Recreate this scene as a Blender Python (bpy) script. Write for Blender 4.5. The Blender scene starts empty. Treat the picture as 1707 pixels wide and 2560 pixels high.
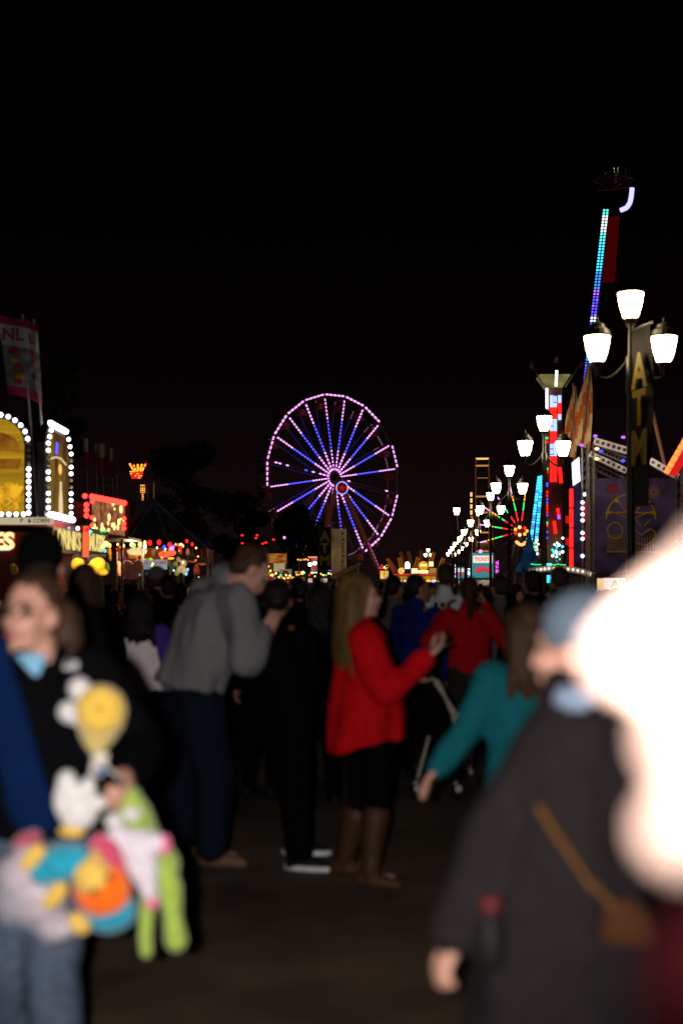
import bpy, bmesh, math, random
from mathutils import Vector as V, Matrix, noise

random.seed(7)
SC = bpy.context.scene
COL = SC.collection
R = math.radians

# ------------------------------------------------------------------ camera
H = 1.6                      # eye height
F, CX, HY = 3555.6, 853.5, 1455.0
cam_d = bpy.data.cameras.new('camera')
cam = bpy.data.objects.new('camera', cam_d)
COL.objects.link(cam)
cam.location = (0, 0, H)
cam.rotation_euler = (R(90), 0, 0)
cam_d.sensor_fit = 'VERTICAL'
cam_d.sensor_height = 36
cam_d.lens = 50
cam_d.shift_y = 175 / 2560
cam_d.clip_start = 0.05
cam_d.clip_end = 2000
cam_d.dof.use_dof = True
cam_d.dof.focus_distance = 170
cam_d.dof.aperture_fstop = 1.4
SC.camera = cam

# ------------------------------------------------------------------ world: a night sky with a faint town glow low down
w = bpy.data.worlds.new('World')
SC.world = w
w.use_nodes = True
nt = w.node_tree
nt.nodes.clear()
wo = nt.nodes.new('ShaderNodeOutputWorld')
bg = nt.nodes.new('ShaderNodeBackground')
tc = nt.nodes.new('ShaderNodeTexCoord')
sx = nt.nodes.new('ShaderNodeSeparateXYZ')
rp = nt.nodes.new('ShaderNodeValToRGB')
rp.color_ramp.elements[0].position = 0.0
rp.color_ramp.elements[0].color = (0.0075, 0.0032, 0.0037, 1)
rp.color_ramp.elements[1].position = 0.30
rp.color_ramp.elements[1].color = (0.00005, 0.00005, 0.00006, 1)
e = rp.color_ramp.elements.new(0.14)
e.color = (0.0016, 0.0006, 0.0008, 1)
nt.links.new(tc.outputs['Generated'], sx.inputs[0])
nt.links.new(sx.outputs['Z'], rp.inputs[0])
nt.links.new(rp.outputs[0], bg.inputs[0])
nt.links.new(bg.outputs[0], wo.inputs[0])

# ------------------------------------------------------------------ the photographer's flash, held beside the lens
fl = bpy.data.lights.new('camera_flash', 'SPOT')
fl.energy = 860
fl.spot_size = R(56)
fl.spot_blend = 0.9
fl.color = (1.0, 0.93, 0.88)
fl.shadow_soft_size = 0.03
flo = bpy.data.objects.new('camera_flash', fl)
flo.location = (-0.11, -0.03, H + 0.03)
flo.rotation_euler = (R(87.5), 0, R(1.5))
COL.objects.link(flo)

# ------------------------------------------------------------------ render look
SC.view_settings.view_transform = 'Standard'
SC.view_settings.look = 'None'
SC.view_settings.exposure = 0
SC.view_settings.gamma = 1
SC.render.engine = 'CYCLES'
SC.cycles.use_denoising = True
SC.cycles.max_bounces = 5
SC.cycles.diffuse_bounces = 2
SC.cycles.glossy_bounces = 2
SC.cycles.transparent_max_bounces = 8
SC.cycles.sample_clamp_indirect = 2.0
SC.cycles.blur_glossy = 1.0

# ------------------------------------------------------------------ helpers
def P(px, py, d):
    """a point in the place: photo pixel (px, py) at d metres down the midway"""
    return V(((px - CX) / F * d, d, H + (HY - py) / F * d))

def XX(px, d):
    return (px - CX) / F * d

def ZZ(py, d):
    return H + (HY - py) / F * d

MATS = {}
def M(name, col, rough=0.75, var=0.25, scale=9.0, bump=0.0, metal=0.0, spec=0.3, sheen=0.0, stretch=(1, 1, 1), detail=5):
    """a procedural surface: base colour broken up by noise, optional fine relief"""
    if name in MATS:
        return MATS[name]
    m = bpy.data.materials.new(name)
    m.use_nodes = True
    t = m.node_tree
    b = t.nodes['Principled BSDF']
    b.inputs['Roughness'].default_value = rough
    b.inputs['Metallic'].default_value = metal
    b.inputs['Specular IOR Level'].default_value = spec
    if sheen:
        b.inputs['Sheen Weight'].default_value = sheen
    c = t.nodes.new('ShaderNodeTexCoord')
    mp = t.nodes.new('ShaderNodeMapping')
    mp.inputs['Scale'].default_value = stretch
    n = t.nodes.new('ShaderNodeTexNoise')
    n.inputs['Scale'].default_value = scale
    n.inputs['Detail'].default_value = detail
    r = t.nodes.new('ShaderNodeValToRGB')
    lo = [max(0, x * (1 - var)) for x in col[:3]]
    hi = [min(1, x * (1 + var)) for x in col[:3]]
    r.color_ramp.elements[0].position = 0.3
    r.color_ramp.elements[0].color = (*lo, 1)
    r.color_ramp.elements[1].position = 0.7
    r.color_ramp.elements[1].color = (*hi, 1)
    t.links.new(c.outputs['Object'], mp.inputs[0])
    t.links.new(mp.outputs[0], n.inputs['Vector'])
    t.links.new(n.outputs['Fac'], r.inputs[0])
    t.links.new(r.outputs[0], b.inputs['Base Color'])
    if bump:
        bp = t.nodes.new('ShaderNodeBump')
        bp.inputs['Strength'].default_value = bump
        bp.inputs['Distance'].default_value = 0.02
        t.links.new(n.outputs['Fac'], bp.inputs['Height'])
        t.links.new(bp.outputs[0], b.inputs['Normal'])
    MATS[name] = m
    return m

def E(name, col, s, nee=False, var=0.0, scale=8.0, col2=None, stretch=(1, 1, 1)):
    """a lamp, LED, backlit print or surface with painted-in light: gives off light"""
    if name in MATS:
        return MATS[name]
    m = bpy.data.materials.new(name)
    m.use_nodes = True
    t = m.node_tree
    t.nodes.clear()
    o = t.nodes.new('ShaderNodeOutputMaterial')
    em = t.nodes.new('ShaderNodeEmission')
    em.inputs['Color'].default_value = (*col, 1)
    em.inputs['Strength'].default_value = s
    if col2 or var:
        c = t.nodes.new('ShaderNodeTexCoord')
        mp = t.nodes.new('ShaderNodeMapping')
        mp.inputs['Scale'].default_value = stretch
        n = t.nodes.new('ShaderNodeTexNoise')
        n.inputs['Scale'].default_value = scale
        r = t.nodes.new('ShaderNodeValToRGB')
        r.color_ramp.elements[0].position = 0.35
        r.color_ramp.elements[1].position = 0.65
        r.color_ramp.elements[0].color = (*(col2 or [x * (1 - var) for x in col]), 1)
        r.color_ramp.elements[1].color = (*col, 1)
        t.links.new(c.outputs['Object'], mp.inputs[0])
        t.links.new(mp.outputs[0], n.inputs['Vector'])
        t.links.new(n.outputs['Fac'], r.inputs[0])
        t.links.new(r.outputs[0], em.inputs['Color'])
    t.links.new(em.outputs[0], o.inputs[0])
    m.cycles.emission_sampling = 'FRONT' if nee else 'NONE'
    MATS[name] = m
    return m

ORG = {}
def tag(o, label, cat, group=None, kind=None):
    o['label'] = label
    if cat:
        o['category'] = cat
    if group:
        o['group'] = group
    if kind:
        o['kind'] = kind
    return o

def thing(name, label, cat, loc, group=None):
    o = bpy.data.objects.new(name, None)
    COL.objects.link(o)
    o.location = loc
    o.empty_display_size = 0.2
    ORG[o] = V(loc)
    return tag(o, label, cat, group)

def link(name, me, parent=None, org=None):
    o = bpy.data.objects.new(name, me)
    COL.objects.link(o)
    if parent is not None:
        o.parent = parent
        ORG[o] = ORG[parent]
    else:
        o.location = org
        ORG[o] = V(org)
    return o

def frame(z):
    z = z.normalized()
    a = V((0, 0, 1)) if abs(z.z) < 0.9 else V((0, 1, 0))
    x = a.cross(z).normalized()
    return x, z.cross(x).normalized(), z

class MB:
    """collects shapes given in place coordinates, then links them as one mesh object"""
    def __init__(s):
        s.v, s.f, s.m = [], [], []

    def _add(s, vs, fs, mi=0):
        k = len(s.v)
        s.v += [V(p) for p in vs]
        s.f += [tuple(k + i for i in f) for f in fs]
        s.m += [mi] * len(fs)
        return s

    def box(s, c, sx, sy, sz, rot=None, mi=0):
        c = V(c)
        vs = []
        for dx in (-.5, .5):
            for dy in (-.5, .5):
                for dz in (-.5, .5):
                    q = V((dx * sx, dy * sy, dz * sz))
                    vs.append(c + (rot @ q if rot else q))
        return s._add(vs, [(0, 1, 3, 2), (4, 6, 7, 5), (0, 4, 5, 1), (2, 3, 7, 6), (0, 2, 6, 4), (1, 5, 7, 3)], mi)

    def beam(s, a, b, wd, hg=None, mi=0):
        a, b = V(a), V(b)
        x, y, z = frame(b - a)
        rot = Matrix((x, y, z)).transposed()
        return s.box((a + b) / 2, wd, hg or wd, (b - a).length, rot, mi)

    def tube(s, a, b, r0, r1=None, n=10, mi=0, cap=True):
        a, b = V(a), V(b)
        r1 = r0 if r1 is None else r1
        x, y, z = frame(b - a)
        vs = []
        for p, r in ((a, r0), (b, r1)):
            for i in range(n):
                t = 2 * math.pi * i / n
                vs.append(p + x * (r * math.cos(t)) + y * (r * math.sin(t)))
        fs = [(i, (i + 1) % n, n + (i + 1) % n, n + i) for i in range(n)]
        if cap:
            fs += [tuple(reversed(range(n))), tuple(range(n, 2 * n))]
        return s._add(vs, fs, mi)

    def path(s, pts, r, n=8, mi=0):
        for a, b in zip(pts[:-1], pts[1:]):
            s.tube(a, b, r, n=n, mi=mi)
        return s

    def ball(s, c, rx, ry=None, rz=None, rot=None, n=12, mi=0):
        ry = rx if ry is None else ry
        rz = rx if rz is None else rz
        c = V(c)
        rings = max(4, n // 2)
        vs, fs = [], []
        top = rot @ V((0, 0, rz)) if rot else V((0, 0, rz))
        vs.append(c + top)
        for j in range(1, rings):
            ph = math.pi * j / rings
            for i in range(n):
                t = 2 * math.pi * i / n
                q = V((rx * math.sin(ph) * math.cos(t), ry * math.sin(ph) * math.sin(t), rz * math.cos(ph)))
                vs.append(c + (rot @ q if rot else q))
        vs.append(c - top)
        for i in range(n):
            fs.append((0, 1 + i, 1 + (i + 1) % n))
        for j in range(rings - 2):
            for i in range(n):
                a = 1 + j * n + i
                b = 1 + j * n + (i + 1) % n
                fs.append((a, a + n, b + n, b))
        k = 1 + (rings - 2) * n
        for i in range(n):
            fs.append((k + i, len(vs) - 1, k + (i + 1) % n))
        return s._add(vs, fs, mi)

    def cap(s, a, b, r0, r1=None, n=12, mi=0):
        """tapered capsule"""
        a, b = V(a), V(b)
        r1 = r0 if r1 is None else r1
        if (b - a).length < 1e-5:
            return s.ball(a, max(r0, r1), n=n, mi=mi)
        x, y, z = frame(b - a)
        rows = [(a - z * r0 * math.cos(t), r0 * math.sin(t)) for t in (R(25), R(55), R(90))]
        rows += [(b + z * r1 * math.cos(t), r1 * math.sin(t)) for t in (R(90), R(55), R(25))]
        vs = [a - z * r0]
        for p, r in rows:
            for i in range(n):
                t = 2 * math.pi * i / n
                vs.append(p + x * (r * math.cos(t)) + y * (r * math.sin(t)))
        vs.append(b + z * r1)
        fs = [(0, 1 + (i + 1) % n, 1 + i) for i in range(n)]
        for j in range(len(rows) - 1):
            for i in range(n):
                p = 1 + j * n + i
                q = 1 + j * n + (i + 1) % n
                fs.append((p, q, q + n, p + n))
        k = 1 + (len(rows) - 1) * n
        fs += [(k + i, k + (i + 1) % n, len(vs) - 1) for i in range(n)]
        return s._add(vs, fs, mi)

    def chain(s, pts, rs, n=12, mi=0):
        for i in range(len(pts) - 1):
            s.cap(pts[i], pts[i + 1], rs[i], rs[i + 1], n, mi)
        return s

    def loft(s, secs, n=20, mi=0):
        """secs: (centre, half-axis u, half-axis v)"""
        vs, fs = [], []
        for c, u, v in secs:
            for i in range(n):
                t = 2 * math.pi * i / n
                vs.append(c + u * math.cos(t) + v * math.sin(t))
        for j in range(len(secs) - 1):
            for i in range(n):
                a = j * n + i
                b = j * n + (i + 1) % n
                fs.append((a, b, b + n, a + n))
        fs.append(tuple(reversed(range(n))))
        fs.append(tuple(range((len(secs) - 1) * n, len(secs) * n)))
        return s._add(vs, fs, mi)

    def lathe(s, c, prof, n=16, mi=0):
        """prof: (radius, height) pairs, bottom to top"""
        c = V(c)
        vs, fs = [], []
        for r, z in prof:
            for i in range(n):
                t = 2 * math.pi * i / n
                vs.append(c + V((r * math.cos(t), r * math.sin(t), z)))
        for j in range(len(prof) - 1):
            for i in range(n):
                a = j * n + i
                b = j * n + (i + 1) % n
                fs.append((a, b, b + n, a + n))
        fs.append(tuple(reversed(range(n))))
        fs.append(tuple(range((len(prof) - 1) * n, len(prof) * n)))
        return s._add(vs, fs, mi)

    def prism(s, poly, o, ux, uy, depth, mi=0):
        """flat outline (2-D points) stood up at o along ux, uy and given thickness along their normal"""
        o, ux, uy = V(o), V(ux), V(uy)
        nz = ux.cross(uy).normalized()
        n = len(poly)
        vs = [o + ux * x + uy * y + nz * (depth / 2) for x, y in poly] + [o + ux * x + uy * y - nz * (depth / 2) for x, y in poly]
        fs = [tuple(range(n)), tuple(reversed(range(n, 2 * n)))]
        fs += [(i, n + i, n + (i + 1) % n, (i + 1) % n) for i in range(n)]
        return s._add(vs, fs, mi)

    def text(s, word, o, ux, uy, size, depth=0.02, mi=0, squeeze=1.0, off=0.02):
        """lettering centred on o"""
        vs, fs = text_mesh(word, off)
        o, ux, uy = V(o), V(ux).normalized(), V(uy).normalized()
        nz = ux.cross(uy)
        return s._add([o + ux * (x * size * squeeze) + uy * (y * size) + nz * (z * depth) for x, y, z in vs], fs, mi)

    def build(s, name, mats, parent=None, smooth=False, org=None):
        if not isinstance(mats, (list, tuple)):
            mats = [mats]
        if parent is None and org is None:
            xs = [p.x for p in s.v]
            ys = [p.y for p in s.v]
            zs = [p.z for p in s.v]
            org = V(((min(xs) + max(xs)) / 2, (min(ys) + max(ys)) / 2, min(zs)))
        base = ORG[parent] if parent is not None else V(org)
        me = bpy.data.meshes.new(name)
        me.from_pydata([p - base for p in s.v], [], s.f)
        for m in mats:
            me.materials.append(m)
        me.polygons.foreach_set('material_index', s.m)
        if smooth:
            me.polygons.foreach_set('use_smooth', [True] * len(s.f))
        me.update()
        return link(name, me, parent, org)

    def blend(s, name, mat, parent=None, vox=0.012, it=3, folds=0.0, fscale=7.0, fstretch=(1, 1, 0.35), org=None, seed=0):
        """the collected closed shapes grown together into one continuous skin"""
        if parent is None and org is None:
            xs = [p.x for p in s.v]
            ys = [p.y for p in s.v]
            zs = [p.z for p in s.v]
            org = V(((min(xs) + max(xs)) / 2, (min(ys) + max(ys)) / 2, min(zs)))
        base = ORG[parent] if parent is not None else V(org)
        me = bpy.data.meshes.new('raw')
        me.from_pydata([p - base for p in s.v], [], s.f)
        me.update()
        bm = bmesh.new()
        bm.from_mesh(me)
        bmesh.ops.recalc_face_normals(bm, faces=bm.faces)
        bm.to_mesh(me)
        bm.free()
        tmp = bpy.data.objects.new('raw', me)
        COL.objects.link(tmp)
        rm = tmp.modifiers.new('r', 'REMESH')
        rm.mode = 'VOXEL'
        rm.voxel_size = vox
        sm = tmp.modifiers.new('s', 'SMOOTH')
        sm.factor = 0.5
        sm.iterations = it
        dg = bpy.context.evaluated_depsgraph_get()
        out = bpy.data.meshes.new_from_object(tmp.evaluated_get(dg))
        bpy.data.objects.remove(tmp)
        bpy.data.meshes.remove(me)
        if folds:
            off = V((seed * 3.1, seed * 1.7, seed * 2.3))
            ns = [v.normal.copy() for v in out.vertices]
            for v, nn in zip(out.vertices, ns):
                q = V((v.co.x * fstretch[0], v.co.y * fstretch[1], v.co.z * fstretch[2])) * fscale + off
                v.co += nn * (folds * noise.noise(q) + 0.5 * folds * noise.noise(q * 2.3))
        out.name = name
        out.materials.clear()
        out.materials.append(mat)
        out.polygons.foreach_set('use_smooth', [True] * len(out.polygons))
        out.update()
        return link(name, out, parent, org)

TXT = {}
def text_mesh(word, off=0.02):
    if (word, off) in TXT:
        return TXT[(word, off)]
    cu = bpy.data.curves.new('lettering', 'FONT')
    cu.body = word
    cu.align_x = 'CENTER'
    cu.align_y = 'CENTER'
    cu.extrude = 0.5
    cu.offset = off
    cu.resolution_u = 3
    o = bpy.data.objects.new('lettering', cu)
    COL.objects.link(o)
    dg = bpy.context.evaluated_depsgraph_get()
    me = bpy.data.meshes.new_from_object(o.evaluated_get(dg))
    vs = [tuple(v.co) for v in me.vertices]
    fs = [tuple(p.vertices) for p in me.polygons]
    bpy.data.objects.remove(o)
    bpy.data.curves.remove(cu)
    bpy.data.meshes.remove(me)
    TXT[(word, off)] = (vs, fs)
    return vs, fs

def copy_tree(o, parent=None, loc=None, rz=None):
    c = o.copy()
    COL.objects.link(c)
    c.parent = parent
    if loc is not None:
        c.location = loc
    if rz is not None:
        c.rotation_euler = (0, 0, rz)
    for ch in [k for k in o.children]:
        copy_tree(ch, c)
    return c

EX, EY, EZ = V((1, 0, 0)), V((0, 1, 0)), V((0, 0, 1))

def led_bar(mb, a, b, width, n, pick, fill=0.62, normal=None, thick=None):
    """n short LED dashes from a to b; pick(t) gives the material index or None for an unlit dash"""
    a, b = V(a), V(b)
    for i in range(n):
        t0 = (i + 0.5 - fill / 2) / n
        t1 = (i + 0.5 + fill / 2) / n
        k = pick((i + 0.5) / n)
        if k is None:
            continue
        mb.beam(a.lerp(b, t0), a.lerp(b, t1), width, thick or width, mi=k)

# ------------------------------------------------------------------ ground
def asphalt():
    m = bpy.data.materials.new('asphalt')
    m.use_nodes = True
    t = m.node_tree
    b = t.nodes['Principled BSDF']
    b.inputs['Roughness'].default_value = 0.8
    b.inputs['Specular IOR Level'].default_value = 0.25
    c = t.nodes.new('ShaderNodeTexCoord')
    n1 = t.nodes.new('ShaderNodeTexNoise')
    n1.inputs['Scale'].default_value = 0.8
    n1.inputs['Detail'].default_value = 8
    n1.inputs['Roughness'].default_value = 0.65
    n2 = t.nodes.new('ShaderNodeTexNoise')
    n2.inputs['Scale'].default_value = 90
    n2.inputs['Detail'].default_value = 3
    r = t.nodes.new('ShaderNodeValToRGB')
    r.color_ramp.elements[0].position = 0.36
    r.color_ramp.elements[0].color = (0.062, 0.043, 0.029, 1)
    r.color_ramp.elements[1].position = 0.66
    r.color_ramp.elements[1].color = (0.17, 0.12, 0.08, 1)
    mx = t.nodes.new('ShaderNodeMix')
    mx.data_type = 'RGBA'
    mx.blend_type = 'MULTIPLY'
    mx.inputs[0].default_value = 0.6
    r2 = t.nodes.new('ShaderNodeValToRGB')
    r2.color_ramp.elements[0].position = 0.35
    r2.color_ramp.elements[0].color = (0.55, 0.55, 0.55, 1)
    r2.color_ramp.elements[1].position = 0.6
    r2.color_ramp.elements[1].color = (1, 1, 1, 1)
    bp = t.nodes.new('ShaderNodeBump')
    bp.inputs['Strength'].default_value = 0.5
    bp.inputs['Distance'].default_value = 0.01
    L = t.links.new
    L(c.outputs['Object'], n1.inputs['Vector'])
    L(c.outputs['Object'], n2.inputs['Vector'])
    L(n1.outputs['Fac'], r.inputs[0])
    L(n2.outputs['Fac'], r2.inputs[0])
    L(r.outputs[0], mx.inputs[6])
    L(r2.outputs[0], mx.inputs[7])
    L(mx.outputs[2], b.inputs['Base Color'])
    L(n2.outputs['Fac'], bp.inputs['Height'])
    L(bp.outputs[0], b.inputs['Normal'])
    return m

g = MB()
g._add([(-700, -60, 0), (700, -60, 0), (700, 900, 0), (-700, 900, 0)], [(0, 1, 2, 3)])
go = g.build('ground', asphalt(), org=V((0, 0, 0)))
tag(go, 'dark worn asphalt midway under the crowd', None, kind='structure')

# ------------------------------------------------------------------ shared surfaces and lights
black_iron = M('black_iron', (0.012, 0.011, 0.010), 0.45, 0.3, 30, metal=0.0, spec=0.5)
dark_steel = M('dark_steel', (0.09, 0.075, 0.07), 0.5, 0.3, 12, spec=0.5)
grey_steel = M('grey_steel', (0.36, 0.34, 0.33), 0.45, 0.25, 14, spec=0.5)
alu = M('aluminium_truss', (0.42, 0.40, 0.36), 0.4, 0.2, 20, metal=0.6)
rust_steel = M('orange_brown_steel', (0.28, 0.11, 0.05), 0.6, 0.3, 6)
black_vinyl = M('black_vinyl', (0.004, 0.0037, 0.004), 0.8, 0.3, 6)
yellow_vinyl = M('yellow_vinyl', (0.26, 0.185, 0.006), 0.6, 0.15, 8)
white_vinyl = M('white_vinyl', (0.62, 0.60, 0.56), 0.6, 0.1, 8)
pink_vinyl = M('magenta_vinyl', (0.42, 0.02, 0.07), 0.6, 0.2, 8)
red_paint = M('red_paint', (0.42, 0.02, 0.015), 0.5, 0.25, 6)
dark_red = M('dark_red_board', (0.16, 0.012, 0.018), 0.55, 0.3, 5)
white_paint = M('white_paint', (0.68, 0.66, 0.6), 0.5, 0.1, 8)
blue_canvas = M('blue_canvas', (0.02, 0.035, 0.09), 0.8, 0.25, 6)
orange_canvas = M('orange_canvas', (0.72, 0.17, 0.03), 0.8, 0.15, 6)
cream_canvas = M('cream_canvas', (0.72, 0.6, 0.42), 0.8, 0.1, 6)
wood = M('brown_wood', (0.22, 0.13, 0.05), 0.7, 0.35, 7, stretch=(1, 1, 0.1))
yellow_paint = M('yellow_paint', (0.7, 0.42, 0.03), 0.6, 0.2, 8)
teal_paint = M('teal_paint', (0.04, 0.28, 0.33), 0.6, 0.2, 8)
LANT = E('lantern_glow', (1.0, 0.74, 0.42), 24, nee=True)
BULB = E('white_bulb', (0.93, 0.86, 1.0), 7, nee=False)
BULB_OFF = M('bulb_off', (0.35, 0.32, 0.25), 0.3, 0.1, 5)
LED_W = E('white_led', (0.95, 0.86, 1.0), 4)
LED_PINK = E('pink_led', (0.95, 0.38, 1.0), 1.5)
LED_B = E('blue_led', (0.07, 0.07, 1.0), 2.0)
LED_BD = E('dim_blue_led', (0.10, 0.08, 0.9), 0.10)
LED_PD = E('dim_pink_led', (0.9, 0.5, 1.0), 0.16)
LED_C = E('cyan_led', (0.05, 0.62, 1.0), 2.2)
LED_T = E('teal_led', (0.1, 0.95, 0.75), 1.8)
LED_V = E('violet_led', (0.45, 0.10, 1.0), 1.8)
LED_R = E('red_led', (1.0, 0.015, 0.012), 2.2)
LED_G = E('green_led', (0.03, 0.9, 0.15), 1.8)
LED_O = E('orange_led', (1.0, 0.33, 0.03), 2.4)
LED_Y = E('warm_led', (1.0, 0.62, 0.18), 3.0)
WARM = E('warm_panel', (1.0, 0.72, 0.36), 1.1, nee=True)

# ------------------------------------------------------------------ Ferris wheel
def ferris():
    d = 180.0
    c = P(835, 1194, d)
    rad = 208 / F * d
    ang = R(38)                               # the wheel stands turned to the midway
    u = V((math.cos(ang), math.sin(ang), 0))
    n = V((-math.sin(ang), math.cos(ang), 0))  # axle, pointing away from us
    root = thing('ferris_wheel', 'tall Ferris wheel outlined in pink and blue LED spokes beyond the crowd', 'Ferris wheel', (c.x, c.y, 0))
    N = 20
    gap = 1.9
    def pt(k, r, z=0.0):
        a = R(9) + 2 * math.pi * k / N
        return c + u * (r * math.sin(a)) + V((0, 0, r * math.cos(a))) + n * z
    frame_m = M('wheel_steel', (0.14, 0.11, 0.12), 0.5, 0.2, 4)
    rim_unlit = {2, 4, 8, 9, 10, 11, 12, 13}   # dark stretches of the front rim
    for k in range(N):
        s = MB()
        s.beam(pt(k, 0.5), pt(k, rad * 0.985), 0.16)
        so = s.build('spoke', frame_m, root)
        l = MB()
        def pick(t, k=k):
            if k in (5, 15) and random.random() < 0.55:
                return None
            if t > 0.70 or t < 0.30:
                return 0
            return 1
        led_bar(l, pt(k, 0.85, -0.16), pt(k, rad * 0.955, -0.16), 0.17, 20 if k not in (5, 15) else 16, pick, 0.56)
        if l.v:
            l.build('led_strip', [LED_PINK, LED_B], so)
        b = MB()
        b.beam(pt(k, 0.5, gap), pt(k, rad * 0.985, gap), 0.14)
        bo = b.build('back_spoke', frame_m, root)
        l = MB()
        led_bar(l, pt(k, 1.5, gap - 0.12), pt(k, rad * 0.95, gap - 0.12), 0.12, 22, lambda t: 1 if t > 0.85 else 0, 0.5)
        if k not in (5, 6, 7, 8, 9):
            l.build('led_strip', [LED_BD, LED_PD], bo)
    for k in range(N):
        r = MB()
        r.beam(pt(k, rad), pt(k + 1, rad), 0.2)
        ro = r.build('rim_segment', frame_m, root)
        if k not in rim_unlit:
            l = MB()
            led_bar(l, pt(k, rad, -0.17).lerp(pt(k + 1, rad, -0.17), 0.03), pt(k, rad, -0.17).lerp(pt(k + 1, rad, -0.17), 0.97), 0.2, 5, lambda t: 0, 0.62)
            l.build('led_strip', [LED_PINK], ro)
        r = MB()
        r.beam(pt(k, rad, gap), pt(k + 1, rad, gap), 0.18)
        ro = r.build('back_rim_segment', M('wheel_rim_back', (0.2, 0.11, 0.08), 0.5, 0.2, 4), root)
        if k in (2, 3, 5, 6, 7, 8):
            l = MB()
            led_bar(l, pt(k, rad, gap - .15), pt(k + 1, rad, gap - .15), 0.16, 9, lambda t: 0, 0.6)
            l.build('led_strip', [LED_PD], ro)
        t = MB()
        t.beam(pt(k, rad, 0.1), pt(k, rad, gap - .1), 0.1)
        t.build('cross_tie', frame_m, root)
        t = MB()
        t.beam(pt(k, rad * 0.55, 0), pt(k + 1, rad * 0.55, 0), 0.06)
        t.build('inner_brace', frame_m, root)
    for k in range(N):                      # gondolas hang between the two rims
        a = pt(k, rad * 0.96, gap / 2)
        gm = MB()
        rot = Matrix((u, n, EZ)).transposed()
        gm.box(a - EZ * 1.05, 0.95, 1.2, 0.75, rot)
        gm.box(a - EZ * 0.1, 1.05, 1.3, 0.12, rot)
        for sx_ in (-1, 1):
            gm.beam(a - EZ * 0.7 + u * 0.42 * sx_, a - EZ * 0.1 + u * 0.42 * sx_, 0.06)
        gm.build('gondola', M('gondola_red', (0.3, 0.06, 0.05), 0.5, 0.3, 2), root)
    hb = MB()
    hb.tube(c - n * 0.35, c + n * (gap + 0.6), 0.5, n=16)
    hb.build('hub', black_iron, root)
    for zz, nm in ((-0.9, 'leg'), (gap + 1.2, 'leg')):
        for sx_, foot in ((-1, -5.2), (1, 7.4)):
            lg = MB()
            lg.beam(c + n * zz, V((c.x, c.y, 0)) + n * (zz * 2.2) + u * foot, 0.55, 0.4)
            lo_ = lg.build(nm, rust_steel, root)
            if sx_ == 1 and zz < 0:
                l = MB()
                a, b = c + n * (zz - .35), V((c.x, c.y, 0)) + n * (zz * 2.2 - .35) + u * foot
                led_bar(l, a.lerp(b, .55), a.lerp(b, .9), 0.14, 12, lambda t: 0, 0.6)
                l.build('led_strip', [E('dim_pink_leg', (0.9, 0.2, 0.7), 0.35)], lo_)
    # round emblem in front of the hub, ringed in blue
    ec = P(855, 1220, d - 2.5)
    em = MB()
    em.tube(ec, ec + EY * 0.15, 0.66, n=24)
    eo = em.build('emblem', red_paint, root)
    star = [(0.52 * (1 if i % 2 == 0 else 0.45) * math.sin(math.pi * i / 5), 0.52 * (1 if i % 2 == 0 else 0.45) * math.cos(math.pi * i / 5)) for i in range(10)]
    st = MB()
    st.prism(star, ec - EY * 0.06, EX, EZ, 0.06)
    st.build('star', E('emblem_glow', (0.5, 0.02, 0.03), 0.5), eo)
    rg = MB()
    for i in range(26):
        a0, a1 = 2 * math.pi * (i + .12) / 26, 2 * math.pi * (i + .88) / 26
        rg.beam(ec + V((0.72 * math.sin(a0), -.1, 0.78 * math.cos(a0))), ec + V((0.72 * math.sin(a1), -.1, 0.78 * math.cos(a1))), 0.14, mi=1 if i in (0, 13, 6, 7, 19, 20) else 0)
    rg.build('led_ring', [E('ring_blue', (0.12, 0.25, 1.0), 2.2), E('ring_red', (1.0, 0.25, 0.1), 2.0)], eo)
    bs = MB()
    bs.box((c.x, c.y, 0.5), 9, 5, 1.0, Matrix((u, n, EZ)).transposed())
    bs.build('platform', dark_steel, root)
ferris()
wl = bpy.data.lights.new('wheel_fill_light', 'POINT')  # unseen lamp added to brighten the wheel's legs
wl.energy = 800
wl.color = (1.0, 0.55, 0.32)
wl.shadow_soft_size = 0.3
wlo = bpy.data.objects.new('wheel_fill_light', wl)
wlo.location = P(930, 1412, 170)
COL.objects.link(wlo)

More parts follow.
